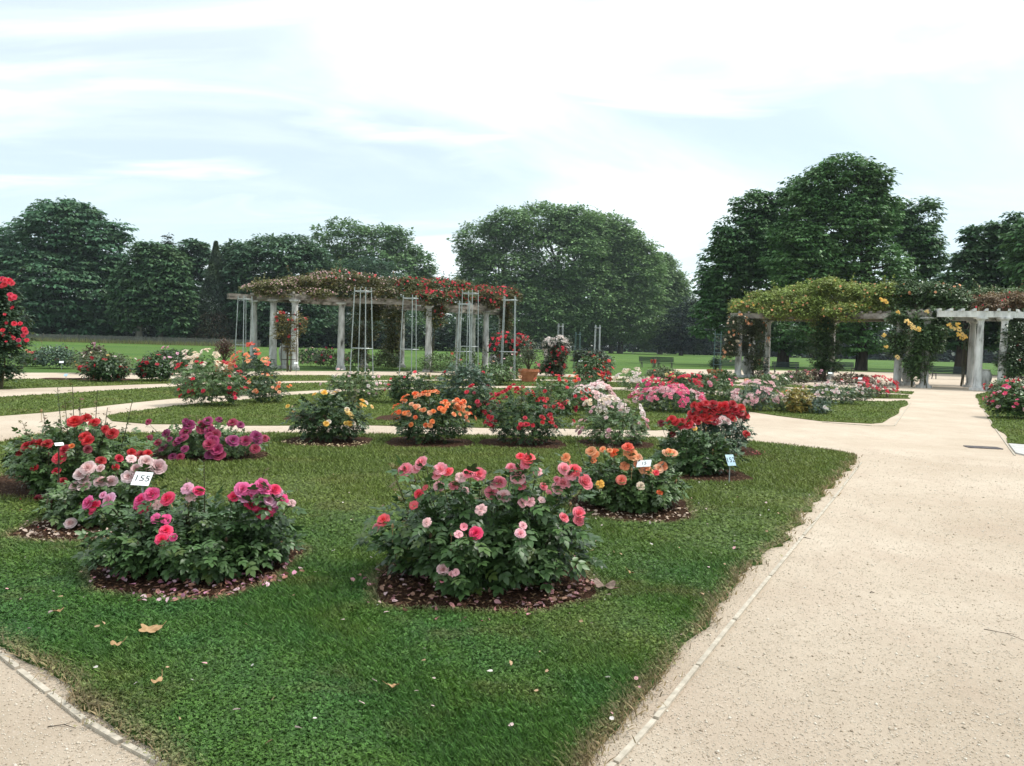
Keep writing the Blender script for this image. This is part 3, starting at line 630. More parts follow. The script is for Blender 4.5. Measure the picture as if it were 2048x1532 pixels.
petals('fallen_petals', np.concatenate([rimP(0, 120, .5, 1.02, math.pi, 2*math.pi), rimP(0, 60, .9, 1.06, -1.2, .0), rimP(0, 40, 1.0, 1.3, 3.1, 6.3)]), .038, [(.62, .30, .32), (.78, .55, .56), (.48, .20, .20), (.40, .22, .14)])
petals('fallen_petals', np.concatenate([rimP(1, 100, .55, 1.08, 3.3, 5.2), rimP(1, 90, .95, 1.25, 4.6, 6.2), rimP(1, 60, .6, 1, 5.2, 6.6)]), .040, [(.66, .28, .42), (.76, .52, .58), (.38, .15, .10), (.42, .20, .13)])
nP = 230; D = rng.uniform(2.9, 9, nP); ang = rng.uniform(-.62, .42, nP); P = np.stack([D*np.sin(ang), D*np.cos(ang)], 1); P = P[inside(np.array(L1), P)]
petals('scattered_petals', P, .026, [(.78, .6, .58), (.75, .40, .42), (.82, .78, .72), (.55, .36, .2)], .05)
petals('fallen_red_petals', np.stack([rng.uniform(-4.6, -3.6, 26), rng.uniform(5.6, 6.9, 26)], 1), .035, [(.5, .03, .05)], .05)
for i, cl in ((8, (.75, .62, .35)), (5, (.75, .6, .45)), (2, (.6, .48, .38)), (7, (.35, .05, .04))):
    petals('fallen_petals', rimP(i, 110, .6, 1.12, 3.2, 6.2), .035, [cl], .038)
# edging boards (bent strips standing a little proud of the gravel)
def edging(pts, label):
    P = [Vector((*G(x, y)[:2], .0)) for x, y in pts]; root = None; mb = MB()
    for i in range(len(P)-1):
        a, b = P[i], P[i+1]; d = (b-a).normalized(); g = .012
        a2, b2 = a+d*g, b-d*g; z0 = .006+random.uniform(-.003, .003); z0 -= .006; mb.bar(a2+Vector((0, 0, z0)), b2+Vector((0, 0, z0+random.uniform(-.003, .003))), .024, .034)
    o = mb.build('path_edging', M['edging']); tag(o, label, 'edging', 'edging boards along the paths'); return o
edging([(1172, 1590), (1230, 1532), (1310, 1443), (1395, 1336), (1468, 1244), (1540, 1155), (1607, 1073), (1668, 998), (1723, 926)], 'grey edging board between near lawn and wide gravel path')
edging([(-160, 1195), (0, 1312), (37, 1342), (98, 1390), (171, 1447), (244, 1491), (320, 1530), (390, 1572)], 'grey edging board cutting bottom left corner of lawn')
edging([(1643, 845), (1745, 852.5), (1789, 852.5), (1806, 828), (1822, 806)], 'thin edging board round the pointed corner of the middle lawn')
edging([(1953, 795), (1985, 850), (2018, 896), (2030, 912)], 'thin edging board along the right side of the gravel path')
# ------------------------------------------------------------------ trees
def tree(name, label, cat, Y, base, lobes, nclump, per, cr, leaf, col, flat=.45, droop=.35, inner=.5, bark='bark', trunk_r=.45, gaps=0, group=None, dep=.8, limbs=10, lean=0, trunks=None, wide=1.0, mat='tree_leaf'):
    b = G(base[0], base[1]); b[1] = Y; b[0] = W(base[0], base[1], Y)[0]; b[2] = 0
    root = empty(name, b); tag(root, label, cat, group); s = SC(Y)
    LB = []
    for l in lobes:
        c = W(l[0], l[1], Y); dz = (l[4] if len(l) > 4 else random.uniform(-.25, .25))*l[2]*s
        c[1] += dz; LB.append((c-b, np.array([l[2]*s, l[2]*s*dep, l[3]*s])))
    P, o, rv = crown_pts(LB, nclump, per, cr, flat, inner, gaps); k = P[:, 2] > .3; P, o, rv = P[k], o[k], rv[k]
    mobj('crown', foliage_mesh('crown', P, o, leaf, droop, rv, wide=wide), M[mat], root, col)
    mb = MB(); top = max(l[0][2]+l[1][2]*.4 for l in LB)
    for (tx, tr) in (trunks or [(base[0], 1.0)]):
        x0 = W(tx, base[1], Y)[0]-b[0]; r = trunk_r*tr
        pts = [(x0, 0, -.2), (x0+r*.1, 0, top*.12), (x0+r*.4+lean, .2*r, top*.4), (x0+r*.2+lean*1.5, 0, top*.70), (x0+lean*2, 0, top*.84)]
        mb.tube(pts, [r*1.35, r, r*.8, r*.45, r*.12], 9)
        for j in range(limbs):
            l = random.choice(LB); a = Vector(pts[2])+(Vector(pts[3])-Vector(pts[2]))*random.uniform(-.6, .9); e = Vector(l[0]+np.clip(rng.normal(size=3)*.45, -.6, .6)*l[1]); m_ = (a+e)/2+Vector((0, 0, -.08*(e-a).length))
            mb.tube([a, m_, e], [r*.38, r*.2, r*.05], 5, False)
    mb.build('trunk', M[bark], root, True); return root
DKG = (.065, .14, .073); CH = (.072, .165, .085)
bg_group = 'dark trees behind the fence at the left'
tree('chestnut_tree', 'huge dark chestnut tree filling the left end of the tree line', 'tree', 140, (110, 676), [(130, 470, 82, 70), (60, 520, 100, 80), (195, 500, 58, 70), (100, 580, 150, 90), (205, 590, 70, 85), (-40, 560, 90, 110), (238, 470, 24, 26), (40, 620, 120, 55), (170, 635, 80, 40), (150, 425, 45, 28), (95, 440, 35, 36)], 3400, 22, 1.5, .75, CH, .26, .45, .6, trunk_r=.8, group=bg_group)
tree('chestnut_tree', 'smaller dark tree with pale trunk beside the huge left chestnut', 'tree', 133, (278, 682), [(320, 530, 45, 42), (300, 590, 55, 60), (350, 620, 42, 52), (262, 590, 35, 70), (340, 570, 40, 50), (300, 508, 30, 25)], 1300, 22, 1.3, .75, (.07, .15, .065), .42, .4, .6, trunk_r=.55, trunks=[(278, 1), (321, .7)], bark='pale_bark', group=bg_group)
tree('fir_tree', 'slim dark fir whose thin top rises above its neighbours', 'tree', 150, (333, 685), [(335, 478, 6, 14), (335, 500, 12, 20), (336, 525, 16, 25), (337, 560, 24, 40)], 420, 12, .7, .5, (.03, .05, .035), .3, .2, .3, trunk_r=.3, limbs=0, group=bg_group)
tree('broadleaf_tree', 'dark leggy tree with sky showing through beside the spruce', 'tree', 150, (382, 688), [(384, 505, 32, 26), (366, 530, 24, 30), (400, 520, 18, 34), (378, 580, 36, 50), (385, 640, 45, 45)], 900, 18, 1.4, .8, DKG, .45, .3, .45, trunk_r=.4, gaps=.9, group=bg_group)
# spruce: tiers of drooping branches
def conifer(label, Y, base, topy, halfw, col, brown, group):
    b = W(base[0], base[1], Y); b[2] = 0; s = SC(Y); H = (base[1]-topy)*s; root = empty('spruce_tree', b); tag(root, label, 'tree', group)
    n = 26000; t_ = rng.random(n)**.8; az = np.floor(rng.random(n)*14)/14*2*np.pi+rng.normal(size=n)*.12+np.floor(t_*26)*1.7; R0 = halfw*s*(1-t_)**1.05*rng.uniform(.7, 1.15, n); f = rng.random(n)**.55; r = R0*f
    z = H*t_+np.sin(f*2.4)*.35-.28*r+rng.normal(size=n)*.12; P = np.stack([r*np.cos(az), r*np.sin(az), np.maximum(z, .3)], 1); o = unit(np.stack([np.cos(az), np.sin(az), np.full(n, -.1)], 1))
    low = (t_ < .35) & (rng.random(n) < .6)
    mobj('crown', foliage_mesh('crown', P[~low], o[~low], .42, .35, rng.random((~low).sum()), wide=.55), M['tree_leaf'], root, col)
    ob = mobj('bare_twigs', foliage_mesh('bare_twigs', P[low], o[low], .6, .35, rng.random(low.sum()), wide=.3), M['tree_leaf'], root, brown); ob['label'] = 'brown bare lower branches'
    mb = MB(); mb.tube([(0, 0, -.2), (0, 0, H*.5), (0, 0, H)], [.4, .22, .03], 8); mb.build('trunk', M['bark'], root, True)
conifer('grey green spruce with brown lower branches near the left pergola', 137, (430, 690), 488, 62, (.075, .115, .075), (.11, .08, .055), bg_group)
tree('lime_tree', 'broad rounded dark tree directly behind the left pergola', 'tree', 142, (560, 694), [(550, 535, 105, 62), (500, 570, 80, 80), (610, 565, 62, 80), (460, 540, 42, 50), (560, 620, 110, 70), (480, 510, 40, 28), (590, 500, 50, 30)], 2300, 22, 1.35, .7, (.078, .155, .085), .55, .3, .62, trunk_r=.6, group=bg_group)
tree('plane_tree', 'airy lighter green plane tree left of the sky gap', 'tree', 190, (745, 698), [(685, 480, 62, 42), (745, 500, 75, 52), (800, 487, 38, 36), (838, 530, 28, 34), (760, 560, 105, 60), (650, 560, 40, 60), (855, 565, 22, 34), (740, 640, 120, 60)], 2300, 18, 1.6, .85, (.155, .26, .115), .6, .2, .5, trunk_r=.7, gaps=.75, bark='pale_bark', limbs=18)
tree('cedar_tree', 'flat layered dark cedar below the lighter plane tree', 'tree', 172, (735, 700), [(735, 530, 50, 14), (745, 556, 62, 16), (730, 590, 70, 22), (740, 640, 80, 45)], 900, 20, 1.8, .6, (.06, .12, .075), .25, .1, .5, trunk_r=.5)
PL = (.185, .30, .125)
pg = 'plane trees of the great domed avenue in the middle'
tree('plane_tree', 'left plane tree of the domed avenue, with open airy side', 'tree', 205, (1000, 700), [(960, 490, 52, 48), (1000, 560, 80, 75), (1020, 458, 52, 38), (950, 560, 35, 60), (1050, 620, 90, 70), (960, 640, 60, 45)], 3400, 18, 2.0, .85, PL, .7, .2, .45, trunk_r=.8, gaps=.75, bark='pale_bark', limbs=22, group=pg)
tree('plane_tree', 'tallest central plane tree crowning the domed avenue', 'tree', 212, (1110, 702), [(1085, 450, 62, 40), (1150, 455, 55, 40), (1120, 520, 95, 75), (1150, 600, 110, 80), (1180, 480, 60, 50), (1110, 640, 110, 55)], 4400, 18, 2.0, .85, PL, .7, .2, .5, trunk_r=.9, bark='pale_bark', limbs=22, group=pg, gaps=.6)
tree('plane_tree', 'rounded plane tree on the right shoulder of the domed avenue', 'tree', 218, (1222, 705), [(1190, 470, 55, 48), (1235, 500, 55, 50), (1215, 485, 62, 55), (1265, 530, 58, 58), (1255, 570, 75, 80), (1200, 600, 80, 80), (1240, 640, 90, 50), (1175, 655, 70, 42)], 4200, 18, 2.0, .85, (.19, .305, .12), .6, .2, .58, trunk_r=.8, trunks=[(1200, .8), (1222, .7), (1240, .9), (1190, .6)], bark='pale_bark', group=pg)
tree('plane_tree', 'far right plane tree where the domed avenue slopes down', 'tree', 235, (1320, 706), [(1312, 570, 50, 60), (1350, 600, 30, 55), (1322, 530, 24, 24), (1300, 640, 60, 60), (1350, 650, 28, 50)], 2400, 18, 2.0, .9, (.20, .31, .13), .6, .2, .55, trunk_r=.7, bark='pale_bark', group=pg)
tree('yew_tree', 'dark blue green evergreen under the right end of the avenue', 'tree', 205, (1362, 708), [(1365, 660, 48, 45), (1385, 625, 22, 34), (1395, 668, 35, 40), (1340, 685, 36, 22)], 1000, 20, 1.5, .6, (.018, .038, .032), .35, .2, .5, trunk_r=.5)
RG = 'tall chestnut trees behind the right pergola'; RC = (.085, .185, .065)
tree('chestnut_tree', 'left chestnut of the tall group behind the right pergola', 'tree', 84, (1565, 738), [(1505, 418, 38, 38), (1560, 420, 42, 44), (1588, 395, 34, 40), (1438, 560, 42, 80), (1560, 500, 50, 60), (1475, 480, 50, 48), (1460, 540, 60, 56), (1500, 500, 70, 60), (1440, 600, 50, 42), (1420, 645, 40, 36), (1530, 470, 45, 60), (1520, 560, 70, 60), (1500, 630, 75, 48), (1580, 675, 62, 32)], 4200, 18, .8, .42, RC, .2, .42, .4, trunk_r=.55, gaps=.95, group=RG, limbs=18)
tree('chestnut_tree', 'tallest chestnut in the middle of the group behind the right pergola', 'tree', 76, (1721, 752), [(1690, 345, 62, 36), (1640, 380, 48, 48), (1600, 520, 70, 70), (1700, 400, 80, 50), (1605, 425, 40, 45), (1600, 480, 60, 50), (1740, 365, 40, 38), (1765, 430, 34, 45), (1690, 450, 88, 62), (1640, 530, 80, 60), (1740, 540, 80, 60), (1700, 620, 100, 50), (1640, 650, 70, 35), (1722, 685, 58, 26)], 5600, 18, .78, .40, (.10, .215, .07), .2, .42, .4, trunk_r=.48, gaps=1.05, group=RG, limbs=26)
tree('chestnut_tree', 'slender right chestnut of the group with a ragged airy top', 'tree', 88, (1835, 735), [(1800, 420, 30, 26), (1845, 430, 30, 34), (1795, 460, 30, 50), (1825, 475, 44, 42), (1855, 510, 34, 42), (1835, 560, 58, 42), (1850, 610, 60, 48), (1850, 670, 62, 32)], 2300, 18, .8, .42, RC, .2, .42, .35, trunk_r=.4, gaps=1.15, group=RG, limbs=18)
tree('chestnut_tree', 'dark pointed tree at the right edge above the reddish climber', 'tree', 72, (1918, 755), [(1942, 478, 14, 24), (1945, 520, 34, 34), (1925, 570, 48, 40), (1995, 480, 30, 36), (2020, 460, 30, 34), (2000, 540, 60, 50), (1960, 600, 75, 42), (1925, 660, 55, 38), (2040, 600, 70, 60), (1998, 660, 50, 40)], 3200, 18, .78, .42, (.065, .145, .062), .3, .38, .55, trunk_r=.45, gaps=1.1, group=RG, trunks=[(1918, 1), (1936, .7)])
tree('chestnut_tree', 'dark tree cut off by the right edge of the view', 'tree', 66, (2110, 765), [(2075, 480, 50, 50), (2110, 540, 80, 70), (2130, 620, 100, 80), (2080, 660, 60, 60)], 1300, 22, .9, .5, RC, .3, .38, .55, trunk_r=.45, group=RG)
# distant wood as one mass
LBW = []
for x in list(range(-900, 3100, 55)):
    hy = 690+.028*(x-1024); c = W(x, hy-8, 330 if not 1380 < x < 2300 else 260); LBW.append((c, np.array([12, 8, 11+4*random.random()])))
P, o, rv = crown_pts(LBW, 13000, 14, 2.6, .6, .1); k = P[:, 2] > .2
tag(mobj('distant_wood', foliage_mesh('distant_wood', P[k], o[k], 2.1, .2, rv[k]), M['tree_leaf'], None, (.035, .065, .05)), kind='stuff')
# understory shade planting below the left trees
LBU = []
for x in range(-60, 1000, 40):
    c = W(x, 690+.028*(x-1024)+2, 148); LBU.append((c, np.array([3.2, 2.5, 3.8+2*random.random()])))
P, o, rv = crown_pts(LBU, 3000, 16, 1.3, .6, .2); k = P[:, 2] > .1
tag(mobj('undergrowth', foliage_mesh('undergrowth', P[k], o[k], .7, .2, rv[k]), M['tree_leaf'], None, (.03, .06, .04)), kind='stuff')
# ------------------------------------------------------------------ paling fence
fa, fb = np.array([W(-500, 640, 128)[0], 128.0]), np.array([W(522, 690, 131)[0], 131.0]); nf = int(np.linalg.norm(fb-fa)/.16); mb = MB(); mp = MB()
froot = empty('paling_fence', (fa[0], fa[1], 0)); tag(froot, 'long weathered wooden paling fence along the lawn at left', 'fence')
for i in range(nf):
    t_ = i/nf; p = (fb-fa)*t_; mb.box((p[0], p[1], .62+random.uniform(-.04, .04)), (.10, .02, 1.24+random.uniform(-.08, .08)))
for z in (.35, .95): mb.bar((0, .03, z), (fb[0]-fa[0], fb[1]-fa[1]+.03, z), .02, .03)
mb.build('palings', M['paling'], froot)
for i in range(0, nf, 18):
    p = (fb-fa)*i/nf; mpp = MB(); mpp.tube([(p[0], p[1]-.06, -.1), (p[0], p[1]-.06, 1.4)], .055, 6); 
    if i < 18*30: mpp.build('post', M['pale_bark'], froot)
nT = 5200; t_ = rng.random(nT); P = np.stack([fa[0]+(fb[0]-fa[0])*t_, fa[1]-rng.uniform(.1, 3, nT), np.zeros(nT)], 1); az = rdir(nT)*np.array([.5, .5, 0])+np.array([0, 0, 1.])
tag(mobj('tall_grass', scatter('tall_grass', [(-.08, 0, 0), (.08, 0, 0), (0, 0, 0), (0, 1, 0)], [(0, 1, 3, 2)], P, frames(unit(az), np.tile([0, -1., 0.1], (nT, 1))), rng.uniform(.3, 1.0, nT), {'rnd': rng.random(nT), 'dry': rng.random(nT)*.7}), M['blade']), kind='stuff')
# ------------------------------------------------------------------ pergolas
COLH = 3.6
def column(root, p, r=.19, mat='stone', h=COLH):
    mb = MB(); mb.lathe((p[0], p[1], 0), [(r*1.3, .14), (r*1.32, .2), (r*1.18, .25), (r*1.1, .27), (r*1.06, 1.2), (r*.97, 2.3), (r*.86, h-.26), (r*.94, h-.25), (r*.94, h-.21), (r*.86, h-.20)], 20)
    c = mb.build('column', M[mat], root, True)
    mb = MB(); mb.box((p[0], p[1], .07), (r*2.9, r*2.9, .14), .3); mb.build('column_base', M[mat], c)
    mb = MB(); mb.lathe((p[0], p[1], h-.2), [(r*.87, 0), (r*.95, .03), (r*1.25, .10), (r*1.3, .12)], 20); mb.box((p[0], p[1], h-.04), (r*2.75, r*2.75, .078), .1); mb.build('capital', M[mat], c)
    return c
def beam(root, P, w, hgt, mat, ext=(.5, .5), z=COLH, name='beam'):
    P = [Vector((*p[:2], 0)) for p in P]; d0 = (P[0]-P[1]).normalized(); d1 = (P[-1]-P[-2]).normalized(); P[0] = P[0]+d0*ext[0]; P[-1] = P[-1]+d1*ext[1]
    mb = MB(); n = len(P); v = []
    for i, p in enumerate(P):
        d = (P[min(i+1, n-1)]-P[max(i-1, 0)]).normalized(); s_ = Vector((d.y, -d.x, 0))
        v += [p+s_*w/2+Vector((0, 0, z)), p-s_*w/2+Vector((0, 0, z)), p-s_*w/2+Vector((0, 0, z+hgt)), p+s_*w/2+Vector((0, 0, z+hgt))]
    f = [(3, 2, 1, 0), tuple(4*(n-1)+k for k in (0, 1, 2, 3))]
    for i in range(n-1):
        for k in range(4): f.append((4*i+k, 4*i+(k+1) % 4, 4*i+4+(k+1) % 4, 4*i+4+k))
    mb.add(v, f); return mb.build(name, M[mat], root)
def along(P, t_):
    P = [np.array(p[:2]) for p in P]; L_ = [np.linalg.norm(P[i+1]-P[i]) for i in range(len(P)-1)]; T = sum(L_)*t_
    for i, l in enumerate(L_):
        if T <= l or i == len(L_)-1: return P[i]+(P[i+1]-P[i])*T/l
        T -= l
def pergola(label, front, back, mat, bmat, nraf, ext=((.6, .6), (.6, .6)), skip=(), group='rose pergolas on stone columns', r0=0, r1=1):
    root = empty('pergola', (0, 0, 0)); tag(root, label, 'pergola', group)
    A = [np.array([W(px, 690, Y)[0], Y]) for px, Y in front]; B = [np.array([W(px, 690, Y)[0], Y]) for px, Y in back]
    c = np.mean(A+B, 0); root.location = (c[0], c[1], 0); A = [a-c for a in A]; B = [b-c for b in B]
    for p in A+B: column(root, p, .165 if mat == 'white_stone' else .18, mat=mat)
    beam(root, A, .30, .30, bmat, ext[0]); beam(root, B, .30, .30, bmat, ext[1])
    for i in range(nraf):
        t_ = r0+(r1-r0)*i/(nraf-1); a, b = along(A, t_), along(B, t_); d = (b-a)/np.linalg.norm(b-a); a = a-d*.35; b = b+d*.35
        mb = MB(); mb.bar((*a, COLH+.36), (*b, COLH+.36), .10, .115); mb.build('rafter', M[bmat], root)
    return A, B, c
pergola('curved left pergola of grey weathered columns under pink and red roses', [(546, 39.0), (589, 38.6), (682, 40.3), (857, 40.8), (971, 45.5)], [(507, 40.5), (728, 45), (803, 47), (916, 49), (945, 50), (1001, 51.5)], 'stone', 'beam_stone', 26, ((.9, .9), (1.4, .5)))
pergola('right pergola carrying a yellow green rose thicket left of the entrance', [(1478, 45.5), (1648, 44.0), (1798, 40.2), (1852, 38.2)], [(1503, 48.5), (1535, 48.0), (1664, 47), (1820, 43.2)], 'stone', 'beam_stone', 22, ((.6, .1), (.5, .1)))
pergola('white columned pergola end right of the gravel entrance', [(1959, 37.0), (2007, 36.6), (2130, 37.5)], [(1944, 40.6), (2060, 39.6), (2180, 40)], 'white_stone', 'white_stone', 14, ((1.9, .6), (1.9, .6)), r0=-.38)

# ------------------------------------------------------------------ the air
hb = MB(); hb.box((0, 200, 24), (900, 520, 60)); hz = None
m, t, b = newmat('haze'); t.nodes.remove(b); v = t.nodes.new('ShaderNodeVolumePrincipled'); v.inputs['Color'].default_value = (.80, .90, 1, 1); v.inputs['Density'].default_value = .00017; v.inputs['Anisotropy'].default_value = .2
t.links.new(v.outputs[0], t.nodes['Material Output'].inputs['Volume']); hz = hb.build('haze', m); hz['kind'] = 'stuff'
# ------------------------------------------------------------------ near rose bushes, every bloom where the photo has it
NB = 'rose bushes on the near lawn'
def P_(s, col=None, st='n'):
    r = []
    for tok in s.split():
        a = tok.split(','); r.append((float(a[0]), float(a[1]), float(a[2]), a[3] if len(a) > 3 else col, a[4] if len(a) > 4 else st))
    return r
b1 = P_("810,939,14 841,925,16 831,937,9 881,938,12 896,942,12,coral 873,950,11 878,970,12,palepink,faded 922,953,12,palepink,faded 937,945,9 958,948,14 908,970,11 837,988,12,coral 851,975,7,coral,bud 828,1011,9,coral,bud 766,1039,14,coral 753,1055,12 852,1044,9,palepink,faded 928,1053,8,pink,bud 917,1067,9,palepink,faded 952,1065,13,hot 1041,1066,12,palepink 1047,1050,8,palepink,faded 961,1017,12,palepink,faded 984,984,12 1008,992,13,palepink 1000,963,13 989,967,10,palepink,faded 1041,912,10,coral 1057,915,13,coral 1052,927,10 1022,934,11 1038,938,10 1035,956,13,palepink 1040,968,11 1076,941,10,palepink,faded 1060,1001,13,palepink,faded 1046,1004,9,palepink,faded 1088,972,9 1127,965,13 1116,976,12,palepink 1114,959,8 1129,937,12 1149,940,14,coral 1141,947,12 1170,963,15 1129,1034,10 1159,1026,12 1158,1040,13 886,1139,11,palepink 901,1148,8,palepink,faded 911,1144,7,palepink,faded 884,1158,8 929,982,8,palepink,faded 1083,1000,7,palepink,bud 1098,985,7,pink,bud", 'pink')
bush('waist high bush of ruffled salmon pink roses in the centre foreground', 968, 1158, 400, 945, [], 0, 0, 'hero', 'blue', 'full', .140, 900, b1, NB, shoots=[(780, 925), (847, 905), (963, 990), (1078, 905)], depth=.82)
b2 = P_("175,1005,13 188,1010,14,hot 186,1020,10,hot 216,1000,15,lilac 205,990,9,lilac 280,997,13 304,988,15 287,1013,14,hot 276,1007,11 334,996,14,hot 313,1009,9,blush,faded 309,1035,12,magenta,faded 332,1037,10,magenta,faded 373,975,11,lilac,faded 398,982,12 382,990,12,blush,faded 332,1060,14,hot 324,1078,12,hot 346,1074,9 467,994,12,hot 486,978,14 489,992,13,lilac 514,991,14,lilac 523,969,12 533,978,15 550,978,11,hot 507,977,12 503,1010,14,hot 529,1021,16,hot 539,999,14,lilac 547,1016,11 567,997,12,magenta,faded 583,1005,9,blush,faded 556,985,11,lilac 498,985,10 545,1005,9,lilac", 'magenta')
bush('low dark leaved bush of magenta roses with the 155 plate at its edge, left foreground', 400, 1134, 340, 994, [], 0, 0, 'hero', 'blue', 'full', .125, 1250, b2, NB, shoots=[(408, 925), (529, 940), (372, 955)], depth=.95)
b3 = P_("293,922,12 316,933,14 294,938,14 272,938,12 257,952,13 160,948,12 175,935,13 200,936,9 149,971,10 168,971,15 200,962,13 222,962,12 140,1045,13 263,916,9,blush,faded 168,958,10 307,945,10 281,950,10", 'blush')
bush('bush of pale blush white roses behind the magenta bush', 205, 1045, 225, 950, [], 0, 0, 'hero', 'mid', 'full', .115, 520, b3, NB, depth=.7, shoots=2)
b4 = P_("149,841,13 172,836,10 188,844,11 210,858,9 224,866,10 175,881,13 170,873,10 53,890,11 65,888,10 78,886,10 94,887,10 129,899,11,crimson 118,915,11,crimson 143,892,6,orange 202,921,11 238,916,8,crimson 282,909,9 263,905,9 296,907,8 231,934,7,crimson 112,941,8,crimson 126,962,9 74,1014,11,darkred 175,898,8,darkred 68,935,7 40,905,8", 'red')
bush('tall leggy bush of deep red roses with coppery shoots at the far left', 150, 985, 250, 826, [], 0, 0, 'hero', 'mid', 'full', .115, 950, b4, NB, depth=.8, shoots=[(45, 845), (85, 820), (115, 775), (145, 770), (160, 795), (195, 780), (265, 800), (60, 865), (215, 815), (130, 800)])
b5 = P_("378,850,11 371,842,8 416,840,10 409,854,14 420,862,11 430,868,12 426,880,11 418,888,11 370,863,11 367,875,11 358,880,9 350,885,8 467,880,12 491,881,12 512,872,11 517,880,8 465,845,9 530,876,9 510,897,9 434,898,12 420,908,10 438,909,11 428,905,8 360,913,9 369,897,9 438,839,7 481,849,7 331,867,10 325,895,10 296,843,7 297,878,9 337,878,8 403,848,9 418,872,9 315,885,8 345,912,8", 'purple')
bush('low spreading bush of crumpled purple roses beyond the red one', 412, 914, 225, 845, [], 0, 0, 'mid', 'light', 'full', .10, 620, b5, NB, depth=.6, shoots=3)
b6 = P_("1131,914,10,orange 1182,902,10,peach 1190,908,9,orange 1219,900,7,orange 1228,905,9,orange 1205,898,7,orange 1256,893,10,coralred 1262,908,13,peach 1275,915,9,peach 1250,931,10,peach,faded 1280,928,11,peach 1290,938,11,peach 1300,942,8,peach,faded 1318,936,10,peach 1326,931,9,peach 1312,945,7,coral 1243,959,11,coralred 1199,967,8,yellow,faded 1320,984,7,orange,faded 1340,903,8,orange 1348,906,8,peach 1333,905,8,peach 1187,920,6,peach,faded 1282,971,8,cream,faded 1135,925,6,peach,faded", 'peach')
bush('bush of apricot and orange roses right of the salmon pink bush', 1258, 1016, 215, 905, [], 0, 0, 'mid', 'mid', 'full', .115, 800, b6, NB, depth=.85, shoots=[(1222, 868), (1150, 872), (1185, 880)])
b7 = P_("1343,838,9 1351,843,8 1336,843,8 1365,842,8 1377,848,10,crimson 1360,848,10 1322,846,8,darkred 1345,868,7,darkred 1372,852,6,palepink,faded 1385,850,6,palepink,faded 1390,856,6,yellow,faded", 'red')
bush('leafy bush with few dark red roses behind the plate numbered 152', 1388, 948, 155, 852, [], 0, 0, 'mid', 'blue', 'full', .125, 560, b7, NB, depth=.85, shoots=[(1335, 900)])
b8 = P_("1392,818,10 1400,812,11 1411,815,11 1418,820,9 1386,828,10 1380,838,10 1391,836,10 1403,826,11 1408,833,12 1418,836,12 1425,828,12 1432,818,12 1440,813,12 1449,812,12 1458,814,12 1452,824,13 1460,830,12 1440,826,12 1433,836,10 1470,818,11 1478,822,11 1484,815,10 1480,828,10 1492,830,9 1489,836,8,darkred 1493,867,9 1398,842,9 1376,845,9 1466,836,9 1430,842,9 1446,838,9,blush 1437,843,8,blush 1455,842,8,blush 1412,806,9 1425,808,10 1466,808,9 1388,810,8", 'red')
bush('showy bush topped with a mass of scarlet red roses beside the path', 1432, 903, 138, 812, [], 0, 0, 'mid', 'grey', 'full', .12, 560, b8, NB, depth=.9)
bush('bush of pale yellow roses, first in the row along the curved path', 658, 884, 150, 786, ['yellow', 'yellow', 'cream'], 30, .048, 'mid', 'dark', 'lo', .13, 620, None, NB, 3, upper=.45)
bush('bush thick with orange roses, second in the row along the curved path', 858, 887, 142, 790, ['orange', 'orange', 'peach'], 95, .047, 'mid', 'dark', 'lo', .12, 620, None, NB, 1, upper=.52)
bush('bush of bright red roses, third in the row along the curved path', 1048, 889, 158, 782, ['crimson', 'crimson', 'red'], 80, .045, 'mid', 'dark', 'lo', .12, 640, None, NB, 2, upper=.35)
bush('sparse bush of small pale pink roses, last of the row along the curved path', 1230, 890, 130, 815, ['lightpink', 'lightpink', 'blush', 'cream'], 30, .045, 'mid', 'mid', 'lo', .11, 420, None, NB, 4, upper=.3)
# ------------------------------------------------------------------ middle and far bushes
MG = 'rose bushes on the middle lawns'; FG = 'rose bushes beyond the curved paths'
m = lambda *a, **k: bush(*a, **{**dict(group=MG), **k})
m('big bush of rosy red roses left of the coral one on the middle lawn', 418, 812, 140, 722, ['rosered', 'crimson', 'rosered'], 60, .052, 'mid', 'mid', 'lo', .14, 620)
m('tall dark leaved bush with clustered coral roses near the left pergola', 508, 790, 92, 702, ['coralred', 'coralred', 'peach'], 13, 0.105, 'cluster', 'dark', 'lo', .14, 520, upper=.66)
m('low bush of small peach orange roses on the middle lawn', 532, 806, 80, 752, ['peach', 'orange'], 24, .05, 'mid', 'dark', 'lo', .11, 320, upper=.45)
m('bush of cream roses behind the rosy red ones', 398, 782, 90, 706, ['cream'], 24, 0.105, 'cluster', 'mid', 'lo', .13, 320, upper=.6)
m('tall loose bush of creamy white roses behind the pale yellow bush', 708, 804, 110, 738, ['white', 'blush'], 36, .050, 'mid', 'light', 'lo', .14, 480, shoots=2)
m('rounded dark glossy bush dotted with cream buds', 822, 808, 100, 742, ['cream', 'cream', 'coral'], 22, .05, 'mid', 'dark', 'lo', .13, 620, upper=.45)
m('tall blue green bush nearly without flowers in the middle', 930, 815, 110, 722, ['crimson'], 4, .05, 'mid', 'grey', 'lo', .14, 720, shoots=3)
m('low bush of small dark crimson roses before the blue green one', 955, 838, 70, 772, ['crimson', 'darkred'], 22, .055, 'mid', 'dark', 'lo', .12, 320)
m('wide bush of mixed red roses behind the bright red bush', 1112, 830, 110, 752, ['rosered', 'coralred', 'crimson'], 50, .050, 'mid', 'light', 'lo', .13, 520)
m('green bush with bright orange roses by the terracotta pot', 1175, 800, 90, 748, ['coralred', 'orange'], 22, .055, 'mid', 'light', 'lo', .12, 360, upper=.55)
m('bush heaped with white rose trusses in the middle', 1188, 822, 75, 772, ['white', 'blush'], 15, 0.158, 'cluster', 'light', 'lo', .12, 320, upper=.5)
